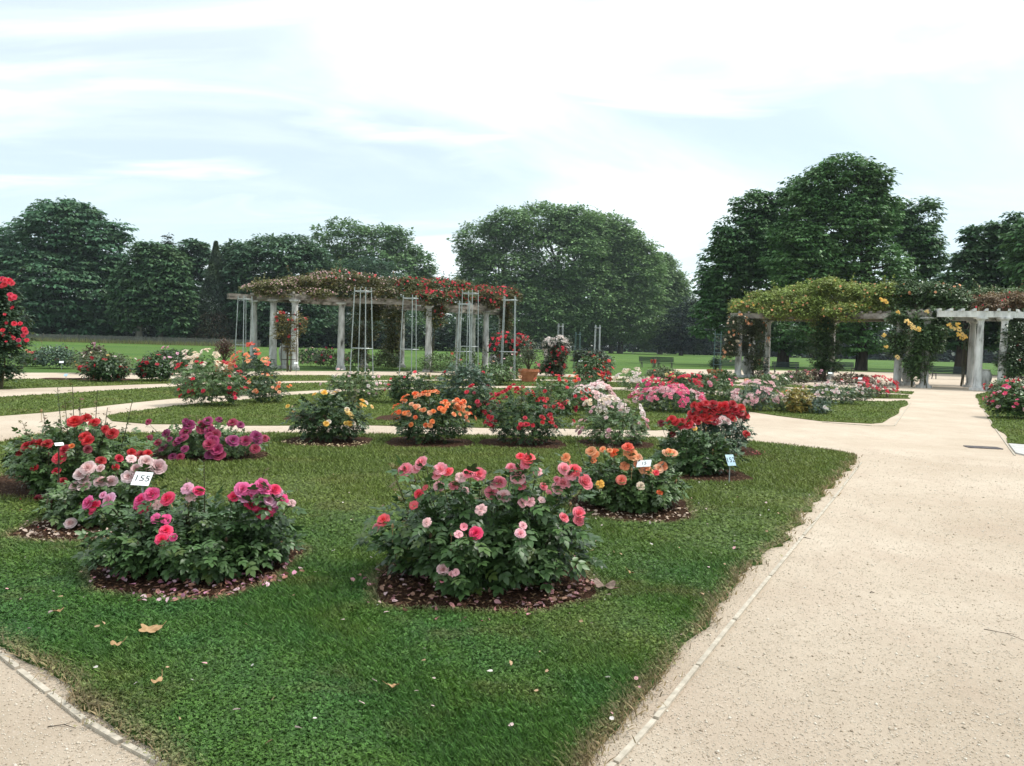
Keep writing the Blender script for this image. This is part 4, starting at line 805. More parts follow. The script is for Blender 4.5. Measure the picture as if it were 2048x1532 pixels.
m('lower bush of white rose trusses in front of the other white one', 1222, 842, 95, 798, ['white', 'cream'], 19, 0.126, 'cluster', 'light', 'lo', .12, 320, upper=.45)
m('bush covered in bright pink polyantha trusses', 1340, 824, 130, 778, ['polypink', 'polypink', 'lightpink'], 60, 0.105, 'cluster', 'dark', 'lo', .12, 520, upper=.5)
m('magenta rose bush peeping over the bright pink trusses', 1312, 798, 60, 758, ['magenta', 'rosered'], 21, 0.084, 'cluster', 'mid', 'lo', .12, 220, upper=.5)
m('crimson rose bush behind the bright pink trusses', 1372, 796, 75, 752, ['crimson', 'rosered'], 27, 0.095, 'cluster', 'dark', 'lo', .12, 260, upper=.5)
m('leafy bush with scattered small pink roses behind the scarlet one', 1432, 812, 85, 752, ['lightpink', 'pink'], 15, .055, 'mid', 'mid', 'lo', .12, 500, upper=.3)
m('bush draped with pale pink rambler trusses', 1508, 822, 85, 765, ['lightpink', 'blush'], 39, 0.095, 'cluster', 'grey', 'lo', .11, 400, upper=.3)
m('bush of creamy roses behind the pale pink rambler bush', 1528, 792, 80, 745, ['cream', 'peach', 'blush'], 18, .08, 'mid', 'mid', 'lo', .12, 300, upper=.5)
m('small bush with golden yellow foliage among green ones', 1596, 827, 52, 772, ['peach', 'cream'], 6, .05, 'mid', 'yellow', 'lo', .12, 320)
m('bluish green low bush touching the golden one', 1632, 828, 62, 792, ['white'], 4, .05, 'mid', 'grey', 'lo', .10, 300)
m('low green bush with tiny cream roses left of the golden one', 1570, 823, 55, 785, ['cream', 'yellow'], 12, .045, 'mid', 'light', 'lo', .10, 260, upper=.4)
m('wide bush of white and blush roses on the pointed lawn', 1665, 808, 110, 764, ['blush', 'white'], 50, .055, 'mid', 'dark', 'lo', .12, 480, upper=.45)
m('small bush of white roses at the tip of the pointed lawn', 1724, 802, 55, 766, ['white', 'blush'], 12, .07, 'mid', 'dark', 'lo', .11, 240, upper=.4)
m('bush of deep red and rose trusses near the pointed lawn tip', 1750, 795, 80, 754, ['crimson', 'rosered', 'red'], 39, 0.089, 'cluster', 'brown', 'lo', .11, 300, upper=.35)
m('flat bush of cream roses before the far bicycle bench', 1268, 780, 75, 742, ['white', 'cream'], 27, 0.105, 'cluster', 'light', 'lo', .12, 300, upper=.5)
f = lambda label, px, py, w, top, cols, nb, rb=.07, g='mid', n=380, **k: bush(label, px, py, w, top, cols, nb, rb, 'tiny', g, 'card', .13, n*3, None, **{**dict(group=FG), **k})
f('bush of dark red roses with a white plate, nearest the left path', 212, 764, 85, 718, ['crimson', 'red'], 34, .085, 'dark', 480)
f('bush of dark red roses right of the other dark red one', 310, 763, 75, 716, ['crimson', 'darkred'], 26, .085, 'dark', 420)
f('grey green bush with near black red roses on the far left lawn', 112, 737, 80, 692, ['darkred'], 12, .09, 'grey', 420, shoots=2)
f('bush with sparse red roses beside the tall left climber', 62, 733, 60, 700, ['darkred', 'coralred'], 10, .08, 'light', 300)
f('bush of lilac pink roses left of the cream ones', 335, 750, 85, 697, ['lilac', 'lightpink'], 30, .09, 'dark', 420)
f('small plum leaved bush with one pink bloom', 190, 733, 52, 690, ['lilac'], 3, .12, 'red', 280)
f('loose bush of whitish roses behind the dark red pair', 205, 748, 110, 702, ['white', 'yellow'], 18, .07, 'olive', 420)
f('thin green bush between lilac roses and potted plant', 372, 735, 50, 698, ['coralred'], 3, .08, 'light', 260)
f('pale pink rose bush behind the left pergola, leftmost of three', 622, 733, 62, 694, ['lightpink', 'cream'], 44, .09, 'dark', 300)
f('rose pink bush behind the left pergola, between column and pale bush', 660, 737, 66, 698, ['polypink', 'crimson'], 20, .09, 'olive', 300)
f('red rose bush behind the left pergola, between two columns', 712, 733, 60, 700, ['crimson', 'coralred'], 18, .10, 'mid', 300)
f('olive green bush behind the left pergola near the trellis', 770, 738, 70, 704, ['coralred', 'white'], 6, .08, 'olive', 320)
f('light green bush with a few orange roses behind the middle columns', 880, 745, 90, 705, ['coralred', 'white'], 12, .08, 'light', 420)
f('thin green bush by the right end columns of the left pergola', 930, 742, 60, 694, ['red'], 4, .08, 'light', 300)
f('green bush filling the space before the white urn', 985, 770, 90, 728, ['blush', 'peach'], 10, .08, 'light', 420)
f('pale pink rose bush left of the big terracotta pot', 1025, 757, 45, 712, ['lightpink'], 14, .09, 'light', 240)
f('bush of pink roses right of the big terracotta pot', 1098, 752, 55, 720, ['pink'], 20, .10, 'mid', 240)
f('red and green bush behind the orange roses', 1182, 768, 70, 712, ['coralred', 'crimson'], 22, .10, 'mid', 420)
f('dense crimson bush beside the wooden trellis', 1192, 772, 50, 738, ['crimson'], 26, .11, 'dark', 240)
f('brownish bush with hardly any bloom near the far bicycle', 1325, 760, 70, 735, ['coralred'], 4, .07, 'olive', 320)
f('small bush of bright yellow roses on the outer lawn', 1355, 772, 45, 744, ['yellow'], 18, .10, 'light', 200)
f('dark red rose bush by the blue green trellis', 1402, 775, 50, 746, ['crimson'], 20, .10, 'mid', 220)
f('pink and cream bush by the right pot', 1445, 770, 55, 740, ['pink', 'blush'], 14, .09, 'mid', 260)
f('bushy green rose under the right pergola bench', 1590, 768, 60, 742, ['lightpink', 'peach'], 16, .09, 'olive', 280)
f('salmon pink rose bush left of the leafy pergola column', 1625, 764, 55, 740, ['lightpink', 'pink'], 22, .10, 'brown', 260)
f('low brownish bush below the right pergola beam', 1705, 770, 80, 746, ['red'], 6, .08, 'brown', 300)
f('bush of mixed pink roses at the right edge of the view', 2032, 838, 100, 772, ['polypink', 'lightpink', 'rosered'], 90, .075, 'mid', 420, upper=.3)
f('red flowered bush behind the pink one at the right edge', 2015, 795, 70, 758, ['crimson', 'rosered'], 40, .075, 'light', 300)
f('low green bush by the yellow hanging roses', 1548, 775, 60, 748, ['orange', 'white'], 5, .09, 'light', 280)
# ------------------------------------------------------------------ climbers
CG = 'climbing roses on the pergolas'
def climber(label, lobes, n, leaf, col, bl, group=CG, per=14, cr=.35, base=None, stems=(), name='climbing_rose', up=.0, mat='vine_leaf'):
    Y0 = lobes[0][2]; bx = base[0] if base else lobes[0][0]; b = W(bx, 760, base[1] if base else Y0); b[2] = 0; root = empty(name, b); tag(root, label, 'climbing rose', group)
    LB = [(W(l[0], l[1], l[2])-b, np.array([l[3]*SC(l[2]), l[5] if len(l) > 5 else 1.0, l[4]*SC(l[2])])) for l in lobes]
    core = list(LB)
    for c0, r0 in core:
        for q_ in range(3):
            d_ = rdir(1)[0]; d_[2] = abs(d_[2])*.8+.1*random.random(); LB.append((c0+d_*r0*.85, r0*random.uniform(.28, .5)*np.array([1, 1, 1.15])))
    P, o, rv = crown_pts(LB, n, per, cr, .8, .35); LB = core; k = P[:, 2] > .05; P, o, rv = P[k], o[k], rv[k]
    mobj('foliage', foliage_mesh('foliage', P, o, leaf, .3, rv, card=True), M[mat], root, col)
    for (gname, cnt, rad, which) in bl:
        C_ = [LB[i] for i in which] if which else LB; ids = rng.integers(0, len(C_), cnt); d = rdir(cnt); d[:, 1] = -np.abs(d[:, 1]); d[:, 2] = np.where(rng.random(cnt) < .7, np.abs(d[:, 2]), d[:, 2])
        q = np.array([C_[i][0] for i in ids])+d*np.array([C_[i][1] for i in ids])*1.06
        me = scatter('blossoms', LOWV[0], LOWV[1], q, frames(unit(rdir(cnt)), unit(d+np.array([0, -.6, .3]))), rad*rng.uniform(.6, 1.25, cnt), {'rnd': rng.random(cnt)}, {'t': LOWV[2]}); ob = mobj('blossoms', me, M['petal'], root, PAL[gname][0]); ob['kind'] = 'stuff'
    mb = MB(); sb = [(0, 0)] if not stems else [(W(sx, 760, sy)[0]-b[0], sy-b[1]) for sx, sy in stems]
    for (x, y) in sb:
        for j in range(5):
            l = random.choice(LB); e = Vector(l[0]); a = Vector((x+random.uniform(-.12, .12), y+random.uniform(-.12, .12), 0)); mid = Vector((x*.9+e.x*.1+random.uniform(-.2, .2), y*.9+e.y*.1, max(1.5, e.z*.6))); mb.tube([a, (a+mid)/2+Vector((random.uniform(-.1, .1), 0, 0)), mid, e], [.022, .018, .014, .006], 5)
    mb.build('stems', M['cane'], root)
    for j in range(int(6+n/70)):
        l = random.choice(LB); dd_ = rdir(1)[0]; dd_[2] = abs(dd_[2])*.9; p0 = l[0]+dd_*l[1]*.9; k_ = random.uniform(.35, .95); dv_ = unit(dd_*np.array([.8, .5, 1])+np.array([0, 0, .5])); dr = -.55*k_*(random.random() < .5)
        pts = [p0+dv_*k_*f_+np.array([0, 0, dr*f_*f_]) for f_ in (0, .35, .7, 1)]; mb = MB(); mb.tube(pts, [.007, .006, .005, .003], 4, False); so = mb.build('shoot', M['cane'], root)
        tp = np.array([pts[i]+(pts[i+1]-pts[i])*g_ for i in range(3) for g_ in (.1, .4, .7, 1)]); leaves_obj('shoot_leaves', tp, unit(rdir(len(tp))), leaf*1.0, 'card', M[mat], so, tuple(min(1, c*1.25) for c in col))
    return root
VB = (.15, .155, .065)
climber('small pink rambler over the left end of the left pergola', [(520, 577, 39.8, 30, 9, 1.3), (565, 573, 40, 45, 12, 1.5), (620, 568, 41, 45, 15, 1.6), (655, 562, 41, 35, 18, 1.6), (560, 588, 38.9, 50, 9, .4), (620, 588, 39.3, 50, 12, .4)], 900, .13, VB, [('blush', 260, .045, None), ('lightpink', 130, .045, None)], stems=[(589, 39)], cr=.28)
climber('peaked cream and pink rambler in the middle of the left pergola', [(690, 562, 41.5, 38, 22, 1.7), (735, 568, 42, 42, 20, 1.7), (780, 575, 42.5, 38, 20, 1.7), (700, 585, 40.2, 40, 16, .5), (760, 590, 40.5, 45, 14, .5), (735, 640, 45, 32, 45, .9), (722, 700, 45, 18, 45, .7), (790, 650, 47, 18, 55, .7), (785, 710, 47, 17, 35, .7), (750, 620, 44, 45, 22, .8)], 1700, .13, (.095, .105, .045), [('blush', 170, .05, (0, 1, 2, 3, 4)), ('coral', 14, .07, (0, 1)), ('cream', 60, .06, (5, 6, 9))], stems=[(728, 44.8), (790, 46.8)], cr=.3)
climber('crimson climbing rose in full flower over the left pergola', [(830, 575, 42.5, 38, 19, 1.7), (880, 578, 43, 38, 20, 1.6), (925, 583, 44, 30, 18, 1.5), (860, 595, 40.6, 42, 14, .5), (905, 597, 42, 35, 14, .5), (872, 630, 41, 16, 28, .3)], 1200, .13, (.095, .12, .05), [('crimson', 240, .07, (0, 1, 2, 3, 4)), ('rosered', 50, .065, None), ('crimson', 20, .07, (5,))], stems=[(862, 40.6)], cr=.3)
climber('red flecked climbing rose on the right end of the left pergola', [(970, 590, 46.5, 34, 18, 1.5), (1005, 592, 48.5, 28, 18, 1.3), (1025, 595, 51, 14, 16, .8), (975, 605, 45.3, 38, 11, .5), (1012, 650, 51, 9, 50, .4)], 800, .13, (.10, .095, .045), [('rosered', 60, .085, (0, 1, 3)), ('crimson', 30, .08, (0, 1))], stems=[(1004, 51.3)], cr=.28)
YG = (.23, .31, .075)
climber('golden green rose thicket heaped on the right pergola', [(1490, 618, 46.5, 30, 16, 1.6), (1530, 608, 46.5, 38, 22, 1.8), (1575, 597, 46, 44, 24, 1.9), (1625, 588, 45.5, 46, 28, 1.9), (1675, 588, 45, 48, 27, 1.9), (1730, 594, 44, 50, 25, 1.9), (1770, 598, 43, 42, 30, 1.8), (1625, 622, 43.8, 60, 22, .5), (1700, 625, 42.5, 55, 18, .5), (1560, 625, 44.7, 45, 15, .5), (1650, 655, 43.8, 18, 18, .4)], 3300, .14, YG, [('peach', 110, .07, None), ('yellow', 40, .075, None)], stems=[(1648, 43.8)], cr=.32)
climber('dark green climber with yellow roses left of the pergola entrance', [(1800, 600, 42, 32, 34, 1.6), (1845, 595, 41, 42, 34, 1.7), (1885, 598, 40.3, 34, 32, 1.6), (1912, 612, 39.5, 22, 20, 1.2), (1810, 640, 40.1, 34, 24, .6), (1860, 650, 38.6, 34, 34, .6), (1848, 690, 38.2, 30, 38, .6), (1835, 735, 38.4, 20, 32, .5), (1795, 690, 40, 20, 28, .5), (1868, 680, 38, 14, 28, .5)], 2800, .135, (.075, .13, .045), [('peach', 22, .08, (0, 1, 2))], stems=[(1852, 38.0), (1825, 38.6)], cr=.3, mat='rose_leaf')
cy = [o for o in S.objects if o.get('label', '').startswith('dark green climber')][0]
for (x, y, r) in ((1815, 642, 7), (1821, 648, 7), (1829, 656, 8), (1838, 658, 7), (1766, 599, 7), (1773, 603, 6), (1796, 624, 6), (1768, 670, 6), (1773, 693, 5), (1795, 714, 6), (1900, 650, 7), (1906, 656, 7), (1916, 649, 7), (1919, 658, 7), (1917, 668, 7), (1926, 668, 6), (1931, 673, 6), (1924, 676, 6), (1855, 623, 6)):
    put_bloom(cy, W(x, y, 37.4)-np.array(cy.location), r*SC(37.4)*.85, jit(random.choice([(.85, .62, .12), (.86, .70, .25)])), 'cluster', (0, -1, .6))
climber('leafy rose wrapping the second column row of the right pergola', [(1645, 700, 43.5, 26, 38, .6), (1650, 665, 43.5, 14, 30, .4), (1662, 735, 43.3, 26, 12, .5)], 520, .13, (.055, .095, .035), [], stems=[(1648, 43.6)], cr=.3, mat='rose_leaf')
climber('climber with pale peach roses on the left end of the right pergola', [(1475, 650, 45, 20, 24, .7), (1465, 690, 45, 16, 28, .5), (1510, 690, 45.5, 26, 50, .6), (1500, 655, 46, 30, 22, .8), (1455, 705, 45, 14, 18, .4), (1520, 735, 45.8, 16, 25, .5)], 900, .12, (.07, .085, .04), [('peach', 46, .09, None), ('cream', 50, .085, None)], stems=[(1508, 46)], cr=.25, mat='rose_leaf')
climber('reddish brown climber on the white pergola end at right', [(1965, 607, 39, 26, 16, 1.5), (2000, 603, 39, 30, 18, 1.6), (2045, 606, 39, 30, 16, 1.5), (2100, 600, 39, 40, 20, 1.5), (1980, 617, 38.2, 40, 8, .8)], 1100, .12, (.17, .115, .07), [('rosered', 36, .05, None)], stems=[(2015, 36.9)], cr=.28)
climber('fresh green shrubby climber behind the reddish one', [(1960, 592, 43, 24, 12, 1), (1990, 590, 43, 24, 14, 1), (2030, 590, 43, 26, 14, 1), (1925, 610, 42.5, 16, 22, .9)], 420, .13, (.10, .16, .05), [], stems=[(1925, 41.5)], cr=.3, mat='rose_leaf')
climber('green climber around the last white column at right', [(2030, 680, 37, 18, 45, .6), (2022, 730, 36.5, 22, 35, .6), (2040, 645, 37.5, 14, 20, .6), (2060, 710, 37, 30, 60, .7), (2012, 690, 36.4, 6, 40, .3)], 900, .12, (.05, .085, .035), [('pink', 8, .08, None)], stems=[(2025, 36.6)], cr=.28, mat='rose_leaf')
climber('tall green rose at the left edge with rosy red blooms', [(-15, 600, 20.5, 38, 42, .7), (5, 650, 20.5, 34, 45, .7), (-10, 710, 20.5, 40, 50, .8), (14, 690, 20.5, 24, 25, .6), (8, 748, 20.5, 22, 14, .5), (-40, 640, 20.5, 40, 80, .8)], 1000, .10, (.04, .075, .038), [('rosered', 26, .07, (0, 1, 3))], group=None, base=(0, 20.5), per=14, cr=.22, mat='rose_leaf')
tl = [o for o in S.objects if o.get('label', '').startswith('tall green rose')][0]
for (x, y, r) in ((3, 558, 7), (10, 560, 7), (18, 562, 8), (24, 567, 6), (8, 568, 7), (20, 589, 6), (28, 594, 7), (22, 597, 6), (28, 647, 6), (40, 647, 5), (48, 658, 6), (51, 664, 6), (46, 671, 5), (53, 680, 5), (37, 680, 5), (5, 660, 5), (3, 572, 5)):
    put_bloom(tl, W(x, y, 19.9)-np.array(tl.location), r*SC(19.9)*1.0, jit(random.choice(PAL['rosered'])), 'mid', (.3, -1, .5))
climber('shrub rose with bright rosy blooms behind the trellis at centre', [(1010, 690, 44, 30, 25, 1), (1040, 690, 44, 22, 22, .8), (1015, 720, 44, 35, 22, 1)], 380, .13, (.06, .08, .04), [('rosered', 90, .10, (0, 1))], group=None, base=(1015, 44), cr=.3, mat='rose_leaf')
climber('white weeping rose arching over its slim trellis', [(1100, 692, 40, 14, 16, .5), (1120, 686, 40, 16, 14, .5), (1130, 700, 40, 9, 18, .4), (1096, 715, 40, 8, 22, .4)], 200, .12, (.05, .07, .04), [('white', 260, .085, None)], group=None, base=(1112, 40), cr=.25, mat='rose_leaf')
climber('red rose growing under the white weeping rose', [(1118, 708, 39.6, 16, 18, .5), (1112, 735, 39.6, 22, 22, .7)], 260, .12, (.055, .075, .04), [('rosered', 40, .09, None)], group=None, base=(1114, 39.6), cr=.25, mat='rose_leaf')
climber('sparse yellowing rose on the dark rusty trellis', [(568, 655, 36.5, 18, 30, .4), (598, 650, 36.5, 14, 26, .4), (578, 690, 36.5, 10, 22, .3), (556, 672, 36.5, 8, 18, .3)], 150, .10, (.15, .13, .05), [('crimson', 12, .10, (0, 1))], group=None, base=(576, 36.5), cr=.22)
climber('pink flecked shrub on the wooden slat trellis right of centre', [(1190, 730, 37, 26, 28, .7), (1168, 722, 37, 20, 22, .6), (1205, 735, 37, 12, 20, .5)], 420, .12, (.05, .07, .045), [('coralred', 22, .09, None)], group=None, base=(1188, 37), cr=.28, mat='rose_leaf')
# ------------------------------------------------------------------ trellises
TG = 'slim metal rose trellises'
def obelisk(label, px, Y, toppx, hw_top, hw_bot, mids, mat='galv', legs=4, basey=None, rot=.5, r=.022, overh=.16):
    b = W(px, 700, Y); b[2] = 0; root = empty('trellis', b); tag(root, label, 'trellis', TG); H = W(px, toppx, Y)[2]; rt, rb = hw_top*SC(Y), hw_bot*SC(Y)
    for k in range(legs):
        a = rot+2*math.pi*k/legs; mb = MB(); mb.tube([(rb*math.cos(a), rb*math.sin(a), 0), (rt*math.cos(a), rt*math.sin(a), H)], r, 6); mb.build('leg', M[mat], root)
    for zf in [1-overh/H]+list(mids):
        rr = rb+(rt-rb)*zf; mb = MB(); mb.ring((0, 0, H*zf), rr, r*.8, 18, 5); mb.build('ring', M[mat], root)
    return root
obelisk('galvanised trellis just left of the first pergola column', 489, 38, 592, 13, 19, [.33], legs=4, rot=.2)
obelisk('tallest galvanised trellis before the middle of the left pergola', 724, 31, 575, 17, 24, [.34])
obelisk('galvanised trellis between two pergola columns left of centre', 819, 35.5, 590, 15, 20, [.33], legs=3, rot=.9)
obelisk('taller front one of the two overlapping galvanised trellises', 938, 35, 580, 16, 20, [.36], legs=4, rot=.3)
obelisk('shorter rear one of the two overlapping galvanised trellises', 927, 38, 602, 14, 19, [.32], legs=4, rot=.8)
obelisk('galvanised trellis right of the last column of the left pergola', 1017, 34, 593, 15, 19, [.34], legs=4, rot=.7)
obelisk('slim pale trellis above the white weeping rose', 1120, 42, 647, 6, 8, [.5], r=.02)
obelisk('slim wooden coloured trellis right of the white weeping rose', 1194, 40, 650, 6, 8, [.45, .2], r=.025)
obelisk('thin green trellis between the two slim pale ones', 1155, 45, 664, 6, 8, [.4], 'greensteel', r=.02)
obelisk('slim blue green trellis by the right pot', 1435, 43, 663, 8, 9, [.55, .3], 'greensteel', r=.022)
obelisk('dark rusty trellis with a sparse rose before the second column', 578, 36.5, 622, 14, 15, [.2, .4, .6, .8], 'rust', r=.014)
# ------------------------------------------------------------------ pots, urns
def pot(label, px, py, wpx, hpx, plant, col, ph, pw, rim=True, stemcol=None):
    b = G(px, py); s = SC(b[1]); R0 = wpx*s/2; H = hpx*s; root = empty('terracotta_pot', b); tag(root, label, 'plant pot', 'terracotta pots'); mb = MB()
    mb.lathe((0, 0, 0), [(R0*.62, 0), (R0*.70, H*.2), (R0*.82, H*.55), (R0*.84, H*.56), (R0*.84, H*.61), (R0*.87, H*.62), (R0*.93, H*.8), (R0*1.0, H*.81), (R0*1.0, H), (R0*.9, H), (R0*.88, H*.9)], 28); mb.build('pot_body', M['terracotta'], root, True)
    mb = MB(); mb.lathe((0, 0, H*.88), [(R0*.87, 0), (R0*.5, .03), (.01, .04)], 20); mb.build('soil', M['soil'], root)
    pr = empty('potted_shrub', b+np.array([0, 0, H*.92])); tag(pr, plant, 'shrub', 'potted shrubs')
    pts = dome_pts(1500, pw*s, pw*s*.9, ph*s, .0, (.2, 1.05)); o = unit(pts+np.array([0, 0, .1])); leaves_obj('foliage', pts, o, .07, 'card', M['rose_leaf'], pr, col, -.3)
    mb = MB(); 
    for j in range(14): e = dome_pts(1, pw*s*.9, pw*s*.9, ph*s, .3)[0]; mb.tube([(0, 0, 0), e*np.array([.4, .4, .5]), e], [.02, .012, .004], 4)
    mb.build('stems', M['cane'], pr)
pot('big terracotta pot with moulded rim at the centre of the garden', 1057, 764, 42, 26, 'wispy olive green shrub in the central terracotta pot', (.10, .115, .075), 62, 44)
pot('terracotta pot half hidden by roses left of the left pergola', 448, 752, 44, 30, 'grey and rusty red shrub in the left terracotta pot', (.12, .06, .05), 48, 40)
pot('terracotta pot by the blue green trellis at right', 1430, 757, 34, 18, 'small dark green shrub in the right terracotta pot', (.035, .07, .05), 26, 26)
def urn(label, px, Y, hpx, wpx, mat='stone'):
    b = W(px, 700, Y); b[2] = 0; s = SC(Y); H = hpx*s; R0 = wpx*s/2; root = empty('stone_urn', b); tag(root, label, 'urn', 'stone urns by the columns'); mb = MB(); mb.box((0, 0, H*.06), (R0*1.7, R0*1.7, H*.12)); mb.build('plinth', M[mat], root)
    mb = MB(); mb.lathe((0, 0, H*.12), [(R0*.55, 0), (R0*.5, H*.05), (R0*.8, H*.22), (R0*1.0, H*.48), (R0*.98, H*.62), (R0*.75, H*.76), (R0*.62, H*.8), (R0*.72, H*.84), (R0*.74, H*.88), (R0*.6, H*.87)], 22); mb.build('urn_body', M[mat], root, True)
urn('mossy white urn between the white columns at right', 1974, 37.4, 42, 23, 'white_stone'); urn('grey urn under the left pergola behind the rusty trellis', 569, 40.2, 50, 22); urn('pale urn right of the white column at centre', 986, 46, 34, 17)
urn('urn between leafy columns at the left of the right pergola', 1496, 46, 42, 24); urn('grey urn beside the thick climber at the pergola entrance', 1817, 40.8, 40, 24)
# ------------------------------------------------------------------ benches, bicycle, people
def bench(label, px, Y, rot, wood='wood_green', L_=1.9):
    b = W(px, 700, Y); b[2] = 0; root = empty('park_bench', b); root.rotation_euler = (0, 0, rot); tag(root, label, 'bench', 'park benches along the far path')
    mb = MB()
    for i in range(4): mb.box((0, -.20+i*.12, .44), (L_, .09, .03))
    mb.build('seat', M[wood], root); mb = MB()
    for i in range(4): mb.box((0, .24+i*.03, .55+i*.11), (L_, .03, .085))
    mb.build('backrest', M[wood], root)
    for x in (-L_/2+.2, L_/2-.2):
        mb = MB(); mb.bar((x, -.2, .42), (x, -.24, 0), .05, .05); mb.bar((x, .2, .42), (x, .3, 0), .05, .05); mb.bar((x, .2, .4), (x, .36, .92), .045, .045); mb.bar((x, -.22, .40), (x, .24, .40), .045, .045); mb.build('leg_frame', M['iron'], root)
bench('far bench with a bicycle against it, left of the pair', 1302, 64, .05); bench('far bench right of the bicycle, with something white on it', 1327, 64.4, -.03)
bench('bench beneath the left chestnut trunk', 1573, 55, -.25); bench('bench seen past the leafy pergola column', 1690, 64, 0)
bench('bench seen through the pergola entrance', 1902, 54, .0, L_=2.6); bench('bench glimpsed left of the right pergola', 1461, 60, 0)
b = W(1311, 700, 62.9); b[2] = 0; bk = empty('bicycle', b); tag(bk, 'bicycle with red bags leaning on the far bench', 'bicycle'); bk.rotation_euler = (0, 0, 1.1)
for x in (-.52, .52):
    w_ = MB(); w_.ring((x, 0, .34), .32, .022, 22, 5, ax='Y'); wo = w_.build('wheel', M['rubber'], bk); w_ = MB()
    for k in range(8): a = math.pi*k/8; w_.bar((x-.31*math.cos(a), 0, .34-.31*math.sin(a)), (x+.31*math.cos(a), 0, .34+.31*math.sin(a)), .004, .004)
    w_.build('spokes', M['galv'], wo)
mb = MB()
for a, c in (((-.52, 0, .34), (-.12, 0, .30)), ((-.12, 0, .30), (-.25, 0, .82)), ((-.25, 0, .80), (-.52, 0, .34)), ((-.12, 0, .30), (.36, 0, .74)), ((-.23, 0, .74), (.34, 0, .80)), ((.33, 0, .90), (.52, 0, .34))): mb.tube([a, c], .018, 6)
mb.build('frame', M['iron'], bk); mb = MB(); mb.tube([(.33, -.28, 1.0), (.36, -.1, 1.03), (.33, 0, .98), (.36, .1, 1.03), (.33, .28, 1.0)], .014, 5); mb.tube([(.33, 0, .98), (.33, 0, .88)], .015, 5); mb.build('handlebar', M['iron'], bk)
mb = MB(); mb.box((-.28, 0, .90), (.26, .12, .05), taper=.8); mb.build('saddle', M['rubber'], bk)
for y in (-.13, .13): mb = MB(); mb.box((-.50, y, .58), (.30, .12, .30), taper=1.1); mb.build('pannier_bag', M['redpaint'], bk)
def person(label, px, Y, h=1.7):
    b = W(px, 700, Y); b[2] = 0
    me = bpy.data.meshes.new('person'); J = [(0, 0, .93), (0, 0, 1.15), (0, 0, 1.38), (0, 0, 1.50), (0, .01, 1.60), (0, 0, 1.70), (.17, 0, 1.38), (.22, .02, 1.12), (.20, -.1, .88), (-.17, 0, 1.38), (-.23, 0, 1.12), (-.22, -.06, .88), (.09, 0, .88), (.10, -.06, .48), (.11, .06, .06), (.11, -.08, .03), (-.09, 0, .88), (-.10, .05, .48), (-.12, .18, .08), (-.12, .06, .03)]
    E = [(0, 1), (1, 2), (2, 3), (3, 4), (4, 5), (2, 6), (6, 7), (7, 8), (2, 9), (9, 10), (10, 11), (0, 12), (12, 13), (13, 14), (14, 15), (0, 16), (16, 17), (17, 18), (18, 19)]
    R_ = [.14, .12, .13, .055, .10, .07, .06, .045, .035, .06, .045, .035, .085, .06, .042, .035, .085, .06, .042, .035]
    me.from_pydata(J, E, []); o = bpy.data.objects.new('person', me); o.location = b; link(o); sk = o.modifiers.new('skin', 'SKIN')
    for i, r in enumerate(R_): me.skin_vertices[0].data[i].radius = (r, r*.8)
    me.skin_vertices[0].data[0].use_root = True; sb = o.modifiers.new('sub', 'SUBSURF'); sb.levels = 1; sb.render_levels = 1
    me.materials.append(M['cloth']); tag(o, label, 'person'); o.scale = (h/1.7,)*3; return o
person('distant person in pale clothes walking on the far lawn', 1315, 232)
def dog(label, px, Y, s=1.0, fur='dogfur', rz=0, cat='dog'):
    b = W(px, 700, Y); b[2] = 0; me = bpy.data.meshes.new('dog')
    J = [(0, 0, .48), (.28, 0, .50), (-.25, 0, .50), (.42, 0, .64), (.52, 0, .72), (.66, 0, .68), (-.42, 0, .60), (.26, .09, .26), (.27, .09, .03), (.26, -.09, .26), (.22, -.09, .03), (-.27, .09, .28), (-.33, .09, .16), (-.28, .09, .03), (-.27, -.09, .28), (-.30, -.09, .16), (-.24, -.09, .03)]
    E = [(0, 1), (0, 2), (1, 3), (3, 4), (4, 5), (2, 6), (1, 7), (7, 8), (1, 9), (9, 10), (2, 11), (11, 12), (12, 13), (2, 14), (14, 15), (15, 16)]; R_ = [.12, .14, .12, .08, .08, .045, .02, .045, .03, .045, .03, .06, .035, .03, .06, .035, .03]
    me.from_pydata(J, E, []); o = bpy.data.objects.new('dog', me); o.location = b; link(o); o.modifiers.new('skin', 'SKIN')
    for i, r in enumerate(R_): me.skin_vertices[0].data[i].radius = (r, r)
    me.skin_vertices[0].data[0].use_root = True; sb = o.modifiers.new('sub', 'SUBSURF'); sb.levels = 1; sb.render_levels = 1; me.materials.append(M[fur]); o.scale = (s,)*3; o.rotation_euler = (0, 0, rz); tag(o, label, cat)
dog('pale dog on the far lawn right of the distant person', 1331, 225, 1.1, rz=.3); dog('pale dog at the foot of the plane trees, far left of the walker', 1266, 228, 1.0, rz=2.6)
# ------------------------------------------------------------------ distant building
bY = 290; b = W(1400, 700, bY); b[2] = 0; bl = empty('mansion', b); tag(bl, 'pale mansion with slate roof glimpsed between the trees', 'building'); s = SC(bY)
zt = W(1400, 628, bY)[2]; mb = MB(); mb.box((0, 4, zt/2), (9, 8, zt)); mb.box((0, 4, zt+.12), (9.5, 8.5, .25)); mb.build('wall', M['facade'], bl)
zr = W(1400, 603, bY)[2]; mb = MB(); mb.box((0, 4, (zt+zr)/2+.12), (7.4, 7.4, zr-zt-.3), taper=.55); mb.build('roof', M['slate'], bl)
for x in (-4.4, 4.0): mb = MB(); mb.box((x, 2, zt+2.2), (1.2, 1.2, 4.0)); mb.box((x, 2, zt+4.3), (1.5, 1.5, .3)); mb.build('chimney', M['facade'], bl)
mb = MB(); mb.box((0, .7, zt+1.6), (1.4, .5, 2.0)); mb.build('dormer', M['facade'], bl)
